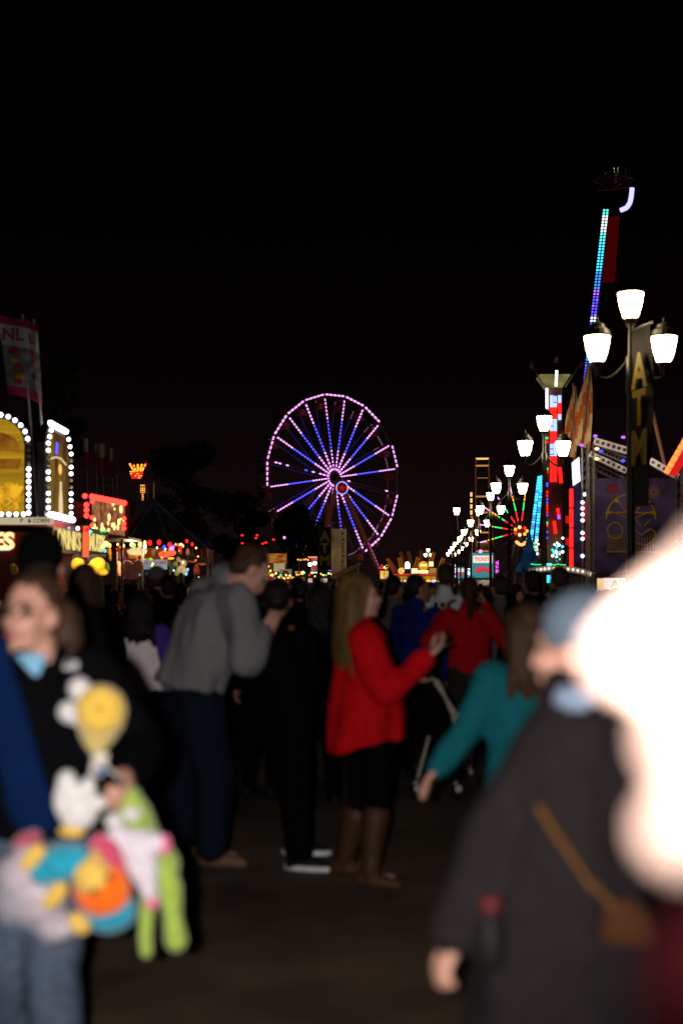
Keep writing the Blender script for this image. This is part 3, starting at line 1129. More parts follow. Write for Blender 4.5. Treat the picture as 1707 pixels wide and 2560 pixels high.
prize('white and green plush flower cluster near the tent edge', 38, [('body', plush('white', (0.7, 0.66, 0.6)), [(446, 1398, 6, 8), (460, 1408, 9, 10), (450, 1424, 9, 10), (464, 1430, 8, 10)]), ('leaf', plush('green', (0.3, 0.45, 0.08)), [(440, 1410, 7, 8)]), ('leaf', plush('green', (0.3, 0.45, 0.08)), [(443, 1433, 7, 8)])], 1370)
prize('pair of small lime green plush balls above the BALL GAME sign', 37.2, [('body', plush('lime', (0.35, 0.65, 0.04)), [(358, 1399, 6, 5), (377, 1398, 6, 5), (367, 1397, 9, 2)])], 1385)
prize('round drum shaped prize with orange rim, left of the two', 38.5, [('body', plush('black', (0.015, 0.015, 0.015)), [(481, 1395, 14, 9)]), ('rim', plush('orange', (0.85, 0.3, 0.03)), [(481, 1403, 14, 4)])], 1375)
prize('round drum shaped prize with orange rim, right of the two', 38.8, [('body', plush('black', (0.015, 0.015, 0.015)), [(505, 1402, 13, 8)]), ('rim', plush('orange', (0.85, 0.3, 0.03)), [(505, 1410, 13, 4)])], 1380)
prize('small yellow plush hanging under the DRINKS sign by the big head', 22.2, [('body', plush('yellow', (0.75, 0.5, 0.02)), [(36, 1424, 10, 13), (30, 1412, 6, 6)])], 1390)
prize('pale pink plush hanging behind the wooden post', 35.5, [('body', plush('pink', (0.75, 0.33, 0.26)), [(300, 1425, 10, 18), (296, 1408, 7, 7)])], 1385)
for i, (px, py, r_, col, w_) in enumerate(((268, 1420, 8, (0.3, 0.6, 0.05), 'lime green'), (312, 1402, 7, (0.5, 0.08, 0.5), 'purple'), (372, 1428, 9, (0.1, 0.35, 0.7), 'sky blue'), (398, 1430, 8, (0.8, 0.3, 0.4), 'rose pink'),
                                          (420, 1408, 7, (0.85, 0.5, 0.03), 'golden'), (434, 1420, 8, (0.05, 0.4, 0.4), 'teal'), (492, 1426, 9, (0.6, 0.06, 0.05), 'red'), (470, 1382, 6, (0.7, 0.65, 0.6), 'white'), (452, 1380, 6, (0.8, 0.35, 0.05), 'orange'), (306, 1440, 7, (0.75, 0.7, 0.2), 'pale yellow'))):
    prize(f'small {w_} plush among the prizes under the game tent', 37.9 + .12 * i, [('body', plush('small_' + str(i), col), [(px, py, r_, r_ * 1.1), (px, py - r_ * 1.2, r_ * .7, r_ * .7)]), ('feet', plush('small_' + str(i), col), [(px - r_ * .6, py + r_, r_ * .4, r_ * .35), (px + r_ * .6, py + r_, r_ * .4, r_ * .35)])], py - 3.4 * r_)
q = MB()
q.box(P(287, 1424, 33.6) - EZ * 0.72, 0.13, 0.13, 2.28)
tag(q.build('wooden_post', wood), 'brown wooden stall post between yellow and pink plush prizes', 'post')

# ------------------------------------------------------------------ lit crown on a lattice tower (far left)
def crown_ride():
    d = 92
    root = thing('ride_tower', 'slim lattice ride tower topped by a red and gold lit crown', 'amusement ride', (XX(352, d), d, 0))
    t = MB()
    x0, x1 = XX(334, d), XX(372, d)
    for x in (x0, x1):
        for y in (d - .5, d + .5):
            t.tube((x, y, 0), (x, y, ZZ(1205, d)), 0.05, n=6)
    for k in range(6):
        z = ZZ(1205 + 27 * k, d)
        t.beam((x0, d - .5, z), (x1, d - .5, z), 0.06)
        t.beam((x0, d - .5, z), (x1, d - .5, z - 0.7), 0.04)
    t.build('lattice', dark_steel, root)
    b = MB()
    b.beam(P(232, 1206, d), P(345, 1203, d), 0.08)
    b.build('boom', dark_steel, root)
    cr = MB()
    cr.loft([(P(345, 1200, d), EX * 0.35, EY * 0.35), (P(345, 1180, d), EX * 0.5, EY * 0.5)], 12)
    co = cr.build('crown', dark_red, root)
    for i in range(5):
        a = (i - 2)
        l = MB()
        p0 = P(345 + a * 4.2, 1180, d - 0.55)
        p1 = P(345 + a * 10.5, 1160 - (2 if abs(a) == 2 else 0), d - 0.7)
        led_bar(l, p0, p1, 0.1, 6, lambda t: random.choice((0, 0, 1)), 0.7)
        l.build('led_spike', [LED_O, LED_R], co)
    l = MB()
    for k in range(4):
        z = ZZ(1181 + 5 * k, d)
        hw = 0.45 - 0.04 * k
        led_bar(l, (XX(345, d) - hw, d - 0.6, z), (XX(345, d) + hw, d - 0.6, z), 0.07, 6, lambda t: random.choice((0, 1, 1)), 0.75)
    l.build('led_rows', [LED_O, LED_R], co)
    l = MB()
    for k in range(9):
        z = ZZ(1215 + 4.5 * k, d)
        hw = 0.16 if k < 5 else 0.06
        led_bar(l, (XX(361, d) - hw, d - 0.7, z), (XX(361, d) + hw, d - 0.7, z), 0.06, 3, lambda t: random.choice((0, 1, 0)), 0.7)
    l.build('led_rows', [E('gold_led_dim', (1.0, 0.45, 0.12), 1.0), LED_O], root)
crown_ride()

# ------------------------------------------------------------------ trees
leaf_m = M('night_leaves', (0.045, 0.07, 0.025), 0.7, 0.5, 0.9)
bark_m = M('bark', (0.07, 0.05, 0.035), 0.9, 0.3, 6, bump=0.4, stretch=(1, 1, 0.2))
def tree(px, d, top_py, width_px, label, nleaf=5200, seed=1):
    rnd = random.Random(seed)
    X = XX(px, d)
    ht = ZZ(top_py, d)
    rw = width_px * d / F / 2
    root = thing('tree', label, 'tree', (X, d, 0), 'trees behind the midway')
    b = V((X, d, 0))
    tr = MB()
    z0 = ht * 0.32
    tr.chain([b, b + V((0.1, 0, z0)), b + V((0.05, 0.1, ht * 0.6)), b + V((0, 0, ht * 0.85))], [ht * .03, ht * .024, ht * .014, ht * .006], 8)
    lobes = []
    for i in range(15):
        a = rnd.uniform(0, 2 * math.pi)
        zz = rnd.uniform(0.38, 0.93)
        rr = rw * (1 - abs(zz - 0.6) * 1.35) * rnd.uniform(0.35, 0.85)
        e_ = b + V((rr * math.cos(a), rr * math.sin(a), ht * zz))
        tr.cap(b + V((0.05, 0.05, ht * (zz - 0.16))), e_, ht * .009, ht * .003, 6)
        lobes.append((e_, rw * rnd.uniform(0.26, 0.46)))
    lobes.append((b + V((0, 0, ht * .9)), rw * .32))
    tr.build('trunk', bark_m, root)
    lf = MB()
    vs, fs = [], []
    sz = 0.16 * (d / 90) ** 0.6
    for i in range(nleaf):
        c, r_ = lobes[i % len(lobes)]
        q = V((rnd.gauss(0, 1), rnd.gauss(0, 1), rnd.gauss(0, 1)))
        q = q.normalized() * (r_ * rnd.random() ** 0.45)
        q.z *= 0.85
        p = c + q
        u_ = V((rnd.uniform(-1, 1), rnd.uniform(-1, 1), rnd.uniform(-1, 1))).normalized() * sz * rnd.uniform(.6, 1.3)
        w_ = u_.orthogonal().normalized() * sz * rnd.uniform(.3, .7)
        k = len(vs)
        vs += [p - u_, p + w_, p + u_, p - w_]
        fs.append((k, k + 1, k + 2, k + 3))
    lf._add(vs, fs)
    lf.build('crown', leaf_m, root)
tree(470, 120, 1105, 240, 'broad dark tree left of the Ferris wheel', 7000, 3)
tree(600, 150, 1230, 170, 'dark rounded tree covering the lower left rim of the Ferris wheel', 6000, 5)
tree(745, 140, 1262, 150, 'small dark tree in front of the foot of the Ferris wheel', 6000, 8)
tree(130, 60, 880, 190, 'tall dark tree looming behind the food stand signs', 7000, 11)

# red lamps strung among the trees
for px, py, lab in ((606, 1338, 'upper of two red lamps at the left'), (640, 1345, 'lower of the close middle pair of red lamps'), (657, 1359, 'left of the two touching red lamps'), (665, 1356, 'right of the two touching red lamps'), (606, 1358, 'lower of two red lamps at the left'), (684, 1349, 'rightmost small red lamp'), (643, 1338, 'upper of the close middle pair of red lamps')):
    q = MB()
    c = P(px, py, 100)
    q.ball(c, 0.11, 0.11, 0.07, n=10)
    q.tube(c, c + EZ * 0.6, 0.012, n=6, mi=1)
    tag(q.build('hanging_lamp', [LED_R, black_iron]), lab + ' in front of the dark trees', 'lamp', 'red lamps in front of the trees')
q = MB()
c = P(711, 1344, 100)
q.ball(c, 0.1, n=10)
q.tube(c, c + EZ * 0.6, 0.012, n=6, mi=1)
tag(q.build('hanging_lamp', [LED_PINK, black_iron]), 'single pink lamp glowing right of the small red lamps', 'lamp')

# ------------------------------------------------------------------ booths in the middle distance
def rect(mb, px0, py0, px1, py1, d, depth=0.1, mi=0):
    a, b = P(px0, py1, d), P(px1, py0, d)
    c = (a + b) / 2
    c.y = d + depth / 2
    return mb.box(c, abs(b.x - a.x), depth, abs(b.z - a.z), mi=mi)

def booth_awning():
    d = 72
    root = thing('snack_booth', 'booth with red and yellow painted awning and white menu board', 'booth', (XX(690, d), d, 0))
    q = MB(); rect(q, 664, 1384, 716, 1407, d, 0.8)
    q.build('awning', E('awning_print', (0.7, 0.36, 0.03), 0.55, col2=(0.38, 0.04, 0.015), scale=2.2, stretch=(1, 1, 2.5)), root)
    q = MB(); rect(q, 684, 1408, 712, 1429, d + .1)
    q.build('menu_board', E('menu_white', (0.75, 0.6, 0.33), 0.55, var=0.3, scale=5, stretch=(0.4, 1, 5)), root)
    q = MB(); rect(q, 665, 1409, 682, 1434, d + .1)
    so = q.build('side_panel', E('panel_orange', (0.55, 0.17, 0.03), 0.22, var=0.7, scale=6), root)
    for px, py in ((676, 1427), (672, 1416), (666, 1425)):
        q = MB(); q.ball(P(px, py, d), 0.06, n=8); q.build('bulb', LED_Y, so)
    q = MB(); rect(q, 660, 1430, 718, 1447, d + .3, 1.5)
    q.build('counter', dark_steel, root)
    q = MB(); rect(q, 664, 1447, 716, 1487, d + .2, 1.5)
    q.build('base', dark_steel, root)
    for px in (716, 663):
        q = MB(); q.tube(P(px, 1487, d + .15), P(px, 1380, d + .15), 0.05); q.build('post', grey_steel, root)
booth_awning()

def flower_sign():
    d = 66
    root = thing('square_sign', 'square pale sign with a dark red flower ring emblem', 'sign', (XX(714, d), d, 0))
    q = MB(); rect(q, 699, 1423, 729, 1447, d, 0.06)
    so = q.build('board', E('board_cream', (0.6, 0.42, 0.3), 0.32), root)
    for k in range(6):
        a = 2 * math.pi * k / 6
        q = MB()
        c = P(713, 1435, d - 0.02) + V((0.11 * math.cos(a), 0, 0.11 * math.sin(a)))
        q.tube(c, c + EY * 0.03, 0.07, n=10)
        q.build('petal_print', E('petal_red', (0.25, 0.03, 0.02), 0.3), so)
    q = MB(); q.tube((XX(714, d), d + .06, 0), (XX(714, d), d + .06, ZZ(1435, d)), 0.04); q.build('post', grey_steel, root)
flower_sign()

def lit_counter(name, label, d, px0, px1, py0, py1, mat_, n=4, cat='booth'):
    root = thing(name, label, cat, (XX((px0 + px1) / 2, d), d, 0))
    for k in range(n):
        a = px0 + (px1 - px0) * k / n
        b = px0 + (px1 - px0) * (k + .86) / n
        q = MB(); rect(q, a, py0, b, py1, d, 0.1)
        q.build('light_panel', mat_[k % len(mat_)], root)
    q = MB(); rect(q, px0 - 2, py0 - 4, px1 + 2, py0 - .4, d - .1, 0.9)
    q.build('roof', dark_steel, root)
    zb = ZZ(py1, d)
    q = MB()
    q.box((XX((px0 + px1) / 2, d), d + 0.5, zb / 2 - .01), (px1 - px0) * d / F, 0.8, zb - .02)
    q.build('counter', dark_steel, root)
    rc = random.Random(int(px0))
    for k in range(9):
        q = MB(); q.ball(P(px0 + (px1 - px0) * (k + .5) / 9, py0 - 5 - 9 * rc.random(), d - .2), rc.uniform(.035, .07), n=8)
        q.build('bulb', rc.choice((LED_Y, LED_Y, LED_O, LED_R, LED_Y, LED_G)), root)  # bulbs added for more warm light along the horizon
    return root
PW = E('pale_panel', (1.0, 0.72, 0.62), 0.7, var=0.4, scale=3)
PR = E('red_panel', (0.9, 0.06, 0.03), 0.75, var=0.5, scale=2)
PY = E('yellow_panel', (0.85, 0.5, 0.06), 0.5, var=0.6, scale=3)
PG = E('gold_panel', (1.0, 0.6, 0.12), 1.1, var=0.4, scale=3)
lit_counter('lit_booth', 'low booth with pink and white lit panels beside the bent man', 70, 652, 692, 1443, 1458, [PR, PW])
lit_counter('lit_booth', 'low booth with two glowing red panels under the flower sign', 62, 695, 736, 1451, 1466, [PR], 2)
lit_counter('lit_booth', 'low booth with row of dim yellow panels right of the flower sign', 80, 738, 762, 1443, 1453, [PY])
lit_counter('lit_booth', 'low dim booth with white and pink lit items by the dark tents', 88, 770, 832, 1446, 1456, [PW, M('booth_dark', (0.1, 0.04, 0.06)), E('dim_pink', (0.6, 0.2, 0.3), 0.35)], 5)
lit_counter('lit_booth', 'small bright yellow booth just left of the sunburst stand', 95, 950, 972, 1427, 1447, [PG, PG], 2)

def flood_kiosk():
    d = 84
    root = thing('kiosk', 'pink framed kiosk with two dazzling white floodlights', 'kiosk', (XX(785, d), d, 0))
    q = MB(); rect(q, 777, 1393, 796, 1431, d, 0.3)
    so = q.build('panel', E('kiosk_pink', (0.8, 0.22, 0.16), 0.5, var=0.5, scale=3), root)
    q = MB(); rect(q, 770, 1391, 797, 1395, d - .05, 0.35)
    q.build('top_light', E('kiosk_red', (1.0, 0.25, 0.15), 1.1), so)
    q = MB(); rect(q, 776, 1430, 797, 1433, d - .05, 0.35)
    q.build('bottom_light', E('kiosk_white', (1.0, 0.7, 0.55), 1.4), so)
    for px, py in ((775, 1411), (787, 1408)):
        q = MB(); q.ball(P(px, py, d - .3), 0.12, n=12); q.build('floodlight', LED_W, root)
    for px in (745, 752, 760, 765, 770):
        q = MB(); q.ball(P(px, 1398 + (px % 3), d), 0.05, n=8); q.build('bulb', LED_O, root)
    q = MB(); rect(q, 744, 1400, 797, 1402, d, 0.3); q.build('beam', dark_steel, root)
    for px in (746, 794):
        q = MB(); q.tube((XX(px, d), d + .4, 0), (XX(px, d), d + .4, ZZ(1400, d)), 0.05); q.build('post', dark_steel, root)
flood_kiosk()

def led_wave():
    d = 90
    root = thing('market_tent', 'low dark tent with a wavy blue LED line along its roof', 'tent', (XX(815, d), d, 0))
    pts = [P(x, y, d) for x, y in ((798, 1433), (806, 1431), (814, 1428), (822, 1427), (830, 1428), (838, 1429))]
    q = MB()
    for k in range(5):
        q.tube(pts[k], pts[k + 1], 0.045, n=6, mi=(0, 1, 1, 2, 1)[k])
    q.build('led_line', [LED_G, LED_B, LED_V], root)
    q = MB()
    q.prism([(-1.3, 0), (1.2, 0), (0.7, 0.38), (0.0, 0.5), (-0.8, 0.3)], P(812, 1445, d + .1), EX, EZ, 2.5)
    q.build('roof', M('tent_dark', (0.05, 0.035, 0.03), 0.8), root)
    for sx_ in (-1.2, 1.1):
        for dy in (-1, 1.1):
            q = MB(); q.tube((XX(812, d) + sx_, d + dy, 0), (XX(812, d) + sx_, d + dy, ZZ(1445, d)), 0.04); q.build('pole', grey_steel, root)
led_wave()

def tall_banner(px0, px1, py0, py1, d, mat_, words, wmat, label, side):
    root = thing('banner_post', label, 'banner', (XX((px0 + px1) / 2, d), d, 0), None)
    q = MB()
    q.tube((XX(px0 if side < 0 else px1, d), d + .08, 0), (XX(px0 if side < 0 else px1, d), d + .08, ZZ(py0 - 6, d)), 0.06)
    q.build('post', black_iron, root)
    q = MB(); rect(q, px0, py0, px1, py1, d, 0.02)
    so = q.build('cloth', mat_, root)
    for ch, py, sz in words:
        t = MB()
        t.text(ch, P((px0 + px1) / 2, py, d - 0.03), EX, EZ, sz, 0.01, off=0.03)
        t.build('letter', wmat, so)
for ch in (0,):
    tall_banner(797, 826, 1318, 1425, 52, M('dark_banner', (0.02, 0.016, 0.014), 0.7), (('A', 1342, .5), ('T', 1372, .5), ('M', 1402, .5)), M('olive_yellow', (0.42, 0.32, 0.04), 0.7), 'dark vertical banner with dim yellow ATM letters left of the tan banner', -1)
    tall_banner(828, 866, 1322, 1446, 50, E('tan_warm_glow', (0.42, 0.25, 0.11), 0.32, var=0.75, scale=1.1, stretch=(1.5, 1, 0.8)), (), None, 'tall tan warmly lit banner with stacked dark letters before the Ferris wheel', 1)  # warm light falling on the cloth put in as its own glow
tb = [o for o in bpy.data.objects if o.name.startswith('cloth') and o.parent and o.parent.get('label', '').startswith('tall tan')][0]
for i, ch in enumerate('PAZZAELN'):
    t = MB()
    t.text(ch, P(857, 1336 + 13.5 * i, 49.97), EX, EZ, 0.2, 0.01)
    t.build('letter', M('letter_ink', (0.03, 0.03, 0.01), 0.7), tb)

q = MB()
q.chain([P(838, 1443, 48), P(858, 1432, 48.4), P(880, 1420, 48.8), P(897, 1411, 49.2)], [0.11, 0.1, 0.09, 0.07], 12)
q.tube(P(842, 1440, 48.2), V((XX(842, 48.2), 48.2, 0)), 0.04)
q.tube(P(894, 1413, 49), V((XX(894, 49), 49, 0)), 0.04)
tag(q.build('tube_slide', M('slide_beige', (0.5, 0.35, 0.18), 0.4), smooth=True), 'pale slanted tube behind the head of the woman in red', 'slide')

# sunburst food stand
def sunburst():
    d = 84
    root = thing('food_stand', 'glowing yellow and red stand crowned with sunburst rays', 'food stand', (XX(1043, d), d, 0))
    q = MB(); rect(q, 979, 1440, 1108, 1449, d, 1.6)
    so = q.build('fascia', E('gold_fascia', (0.5, 0.15, 0.01), 0.7), root)
    for k in range(9):
        a = 981 + 14.1 * k
        q = MB(); rect(q, a, 1441.5, a + 12, 1447.5, d - .06, 0.05)
        q.build('fascia_panel', E('gold_panel_b', (0.8, 0.36, 0.02), 0.8, var=0.5, scale=9), so)
    q = MB(); rect(q, 985, 1434, 1100, 1438.5, d + .05, 1.5)
    q.build('roof_band', E('red_band', (0.6, 0.06, 0.03), 0.9), root)
    for k in range(9):
        q = MB(); q.box(P(986 + 14 * k, 1452, d + 0.3), 0.24, 0.1, 0.13)
        q.build('service_light', [LED_O, E('serv_y', (1.0, 0.7, 0.25), 1.5), E('serv_w', (1, 0.8, 0.5), 1.3)][k % 3], root)
    q = MB(); rect(q, 981, 1456, 1106, 1490, d + .2, 1.5)
    q.build('counter', dark_steel, root)
    rays = ((985, 1420, 967, 1396, 0), (994, 1420, 972, 1398, 1), (1005, 1418, 998, 1394, 0), (1012, 1415, 1001, 1380, 2), (1030, 1415, 1020, 1378, 2), (1034, 1420, 1045, 1393, 0), (1052, 1400, 1052, 1376, 2),
            (1068, 1405, 1085, 1381, 0), (1074, 1410, 1082, 1388, 1), (1092, 1422, 1108, 1395, 0), (1096, 1425, 1116, 1405, 1))
    ym = [E('ray_yellow', (0.42, 0.2, 0.008), 0.45), E('ray_red', (0.34, 0.035, 0.01), 0.42), E('ray_dim', (0.16, 0.05, 0.012), 0.3)]
    for i, (x0, y0, x1, y1, k) in enumerate(rays):
        a, b = P(x0, y0 + 12, d + .3 + .02 * i), P(x1, y1, d + .3 + .02 * i)
        q = MB(); q.beam(a, b, 0.22, 0.12)
        ro = q.build('sun_ray', ym[k], root)
        if k == 0:
            q = MB(); q.beam(a - EY * .1, b - EY * .1, 0.09, 0.08)
            q.build('ray_stripe', ym[1], ro)
    for (px, py, rx, rz, mt, nm) in ((1003, 1427, 8, 8, PG, 'round_sign'), (1058, 1415, 12, 11, E('sun_orange', (1.0, 0.4, 0.04), 1.2, var=0.4, scale=3), 'sun_sign')):
        q = MB(); c = P(px, py, d - .1); q.tube(c, c + EY * 0.15, rx * d / F, n=20); q.build(nm, mt, root)
    q = MB(); q.prism([(-.14, -.2), (.14, -.2), (.14, .08), (.1, .17), (0, .21), (-.1, .17), (-.14, .08)], P(1018, 1413, d - .1), EX, EZ, 0.1); q.build('arched_lamp', LED_W, root)
    q = MB(); rect(q, 1012, 1422, 1026, 1434, d - .05, .2); q.build('lamp_base', black_iron, root)
    for (a, b, c_, e_, mt) in ((1028, 1421, 1044, 1434, E('white_gold', (1, 0.72, 0.4), 1.5)), (1044, 1426, 1070, 1429, LED_Y), (1044, 1430, 1070, 1433.5, E('white_gold', (1, 0.72, 0.4), 1.5)),
                               (1050, 1410, 1066, 1416, E('sun_core', (1.0, 0.65, 0.15), 1.7)), (1072, 1404, 1083, 1416, E('white_gold', (1, 0.72, 0.4), 1.5)), (1072, 1420, 1090, 1433, PY)):
        q = MB(); rect(q, a, b, c_, e_, d - .18, .06); q.build('lit_panel', mt, root)
    q = MB(); q.ball(P(1082, 1453, d - .3), 0.13, 0.1, 0.08, n=10); q.build('blue_lamp', E('blue_lamp', (0.3, 0.35, 1.0), 2), root)
sunburst()

# ------------------------------------------------------------------ ticket booths
def tickets(px0, px1, py0, py1, d, label, fancy=True):
    X = XX((px0 + px1) / 2, d)
    wd = (px1 - px0) * d / F
    root = thing('ticket_booth', label, 'ticket booth', (X, d, 0), 'ticket booths')
    zt, zb = ZZ(py0, d), ZZ(py1, d)
    hh = zt - zb
    q = MB(); q.box((X, d + .1, (zt + zb) / 2), wd, 0.2, hh)
    so = q.build('sign_box', E('tickets_teal', (0.05, 0.32, 0.36), 0.75), root)
    q = MB(); q.box((X, d - .03, zt - hh * 0.26), wd * 0.94, 0.05, hh * 0.3)
    q.build('white_band', E('tickets_white', (1.0, 0.78, 0.68), 1.0, nee=True), so)
    q = MB(); q.text('TICKETS', V((X, d - .07, zt - hh * 0.26)), EX, EZ, wd * 0.215, 0.01, off=0.02)
    q.build('lettering', E('tickets_ink', (0.85, 0.12, 0.06), 0.8), so)
    for k, (dx, dz) in enumerate(((-0.02, 0.0), (0.02, -0.11))):
        q = MB()
        o = V((X + dx * wd, d - .03, zt - hh * (0.66 - dz)))
        q.prism([(-.36 * wd, -.07 * hh), (0, .02 * hh), (.36 * wd, -.07 * hh), (.36 * wd, .04 * hh), (0, .13 * hh), (-.36 * wd, .04 * hh)], o, EX, EZ, 0.03)
        q.build('ribbon', E('tickets_ribbon' + str(k), (0.85, 0.06, 0.1) if k == 0 else (0.7, 0.05, 0.08), 0.8), so)
    q = MB(); q.box((X, d + .5, zb / 2), wd * 0.95, 0.8, zb - .01)
    q.build('body', M('booth_body', (0.3, 0.2, 0.16), 0.6), root)
    q = MB(); q.box((X, d + .05, zb - 0.3), wd * 0.7, 0.04, 0.3)
    q.build('window', E('booth_window', (0.8, 0.6, 0.45), 0.5, var=0.6, scale=5), root)
    if fancy:
        q = MB(); q.ball((X - wd * .1, d + .1, zt + .08), 0.12, n=10); q.build('top_lamp', LED_PINK, root)
tickets(1180, 1232, 1382, 1444, 85, 'large teal TICKETS booth behind the row of lamps')
tickets(1143, 1160, 1418, 1447, 150, 'small far TICKETS booth left of the larger one', False)
for (px0, px1, py0, py1, d, mt, lab) in ((1137, 1140, 1411, 1444, 120, [LED_W, LED_V], 'white LED column left of the small ticket booth'), (1168, 1176, 1421, 1444, 120, [LED_W, LED_C], 'short white and blue LED column between the ticket booths'),
                                         (1238, 1246, 1402, 1433, 70, [E('magenta_led', (0.85, 0.12, 1.0), 2.0), E('magenta_dim', (0.5, 0.03, 0.6), 1.0)], 'magenta vertical LED sign right of the large ticket booth')):
    root = thing('led_sign', lab, 'LED sign', (XX((px0 + px1) / 2, d), d, 0))
    q = MB(); q.box((XX((px0 + px1) / 2, d), d + .1, ZZ(py0, d) / 2), (px1 - px0) * d / F * 1.3, 0.12, ZZ(py0, d)); q.build('post', black_iron, root)
    l = MB()
    n = 12
    for k in range(n):
        z = py0 + (py1 - py0) * (k + .5) / n
        for c_ in (0.25, 0.75):
            if random.random() < .85:
                l.box(P(px0 + (px1 - px0) * c_, z, d - .01), (px1 - px0) * .38 * d / F, 0.04, (py1 - py0) / n * .6 * d / F, mi=random.choice((0, 0, 1)))
    l.build('led_grid', mt, root)

# ------------------------------------------------------------------ second wheel, seen edge on, in warm light
def edge_wheel():
    d = 150
    c = P(1205, 1262, d)
    rad = 117 * d / F
    root = thing('ferris_wheel', 'thin Ferris wheel seen edge on with warm amber bars', 'Ferris wheel', (c.x, c.y, 0))
    hw = 16 * d / F
    fm = M('wheel_amber_steel', (0.35, 0.2, 0.1), 0.5)
    am = E('amber_bar', (1.0, 0.42, 0.09), 0.55)  # warm light on bars and rim put into them as glow
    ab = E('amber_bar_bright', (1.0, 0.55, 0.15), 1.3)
    N = 16
    for s_ in (-1, 1):
        q = MB()
        for k in range(N * 2):
            a0, a1 = math.pi * k / N, math.pi * (k + 1) / N
            q.beam(c + V((hw * s_, rad * math.sin(a0), rad * math.cos(a0))), c + V((hw * s_, rad * math.sin(a1), rad * math.cos(a1))), 0.12)
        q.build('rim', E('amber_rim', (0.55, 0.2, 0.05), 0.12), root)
    for k in range(N):
        a = 2 * math.pi * (k + .3) / N
        y, z = rad * math.sin(a), rad * math.cos(a)
        q = MB(); q.beam(c + V((-hw, y, z)), c + V((hw, y, z)), 0.16)
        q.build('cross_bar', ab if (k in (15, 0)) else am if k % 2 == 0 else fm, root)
        q = MB()
        q.beam(c + V((-hw * .9, 0, 0)), c + V((-hw * .9, y, z)), 0.06)
        q.beam(c + V((hw * .9, 0, 0)), c + V((hw * .9, y, z)), 0.06)
        q.build('spoke', fm, root)
        q = MB(); q.box(c + V((0, y * .98, z * .98 - .4)), hw * 1.3, .8, .45); q.build('gondola', M('gondola_dark', (0.12, 0.07, 0.05), 0.6), root)
    for k in range(5):
        q = MB(); q.box(P(1190, 1236 + 15 * k, d - rad - .2), 0.22, 0.1, 0.42); q.build('amber_lamp', ab, root)
    for s_ in (-1, 1):
        for f_ in (-1, 1):
            q = MB(); q.beam(c + V((s_ * (hw + .25), 0, 0)), V((c.x + s_ * (hw + .7), c.y + 3.2 * f_, 0)), 0.25); q.build('leg', fm, root)
edge_wheel()
[o for o in bpy.data.objects if o.get('label', '').startswith('thin Ferris')][0].rotation_euler.z = -math.atan2(1205 - CX, F)

# colourful spoked wheel
def colour_wheel():
    d = 118
    c = P(1300, 1328, d)
    root = thing('spinning_ride', 'small ride wheel with white, orange, green and red LED spokes', 'amusement ride', (c.x, c.y, 0))
    rad = 118 * d / F
    N = 16
    for k in range(N):
        a = 2 * math.pi * (k + 0.35) / N
        u = V((math.sin(a) * .93, 0.25 * math.sin(a), math.cos(a)))
        s = MB(); s.beam(c + u * .4, c + u * rad, 0.08)
        so = s.build('spoke', dark_steel, root)
        l = MB()
        for t0, t1, mi in ((0.22, 0.42, 3), (0.44, 0.62, 2), (0.65, 0.71, 1), (0.73, 0.78, 1), (0.82, 0.98, 0)):
            if (math.degrees(a) > 255 or math.degrees(a) < 25):
                l.beam(c + u * (rad * t0) - EY * .1, c + u * (rad * t1) - EY * .1, 0.085, mi=mi)
        if l.v:
            l.build('led_strip', [LED_PINK, LED_O, LED_G, LED_R], so)
    h = MB(); h.ball(c, 0.4, 0.3, 0.35, n=12); ho = h.build('hub', dark_red, root)
    for k in range(7):
        q = MB(); a = 2 * math.pi * k / 7
        q.ball(c + V((.5 * math.cos(a), -.4, .32 * math.sin(a))), 0.14, n=8)
        q.build('bulb', [LED_O, LED_R, LED_Y][k % 3], ho)
    for s_ in (-1, 1):
        q = MB(); q.beam(c + EY * .4, V((c.x + 1.6 * s_, c.y + .6, 0)), 0.2); q.build('leg', dark_steel, root)
    q = MB()
    for k in range(8):
        t = k / 7
        q.ball(P(1291 + 22 * t, 1355 - 7 * math.sin(t * 3) * -1, d - 1.2), 0.16, 0.1, 0.12, n=8)
    q.build('light_arc', E('arc_light', (1.0, 0.3, 0.1), 2.4), root)
colour_wheel()

q = MB()
ct = P(1322, 1326, 100)
q.lathe((ct.x, ct.y, 2.3), [(1.1, 0), (0.75, 0.55), (0.35, 1.6), (0.05, ct.z - 2.3)], 12)
tt = thing('show_tent', 'pointed blue tent in front of the colourful spoked wheel', 'tent', (ct.x, ct.y, 0))
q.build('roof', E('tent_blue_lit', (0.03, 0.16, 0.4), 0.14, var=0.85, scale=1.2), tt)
for k in range(6):
    a = 2 * math.pi * k / 6
    q = MB(); q.tube((ct.x + math.cos(a), ct.y + math.sin(a), 0), (ct.x + math.cos(a), ct.y + math.sin(a), 2.3), 0.05); q.build('pole', grey_steel, tt)

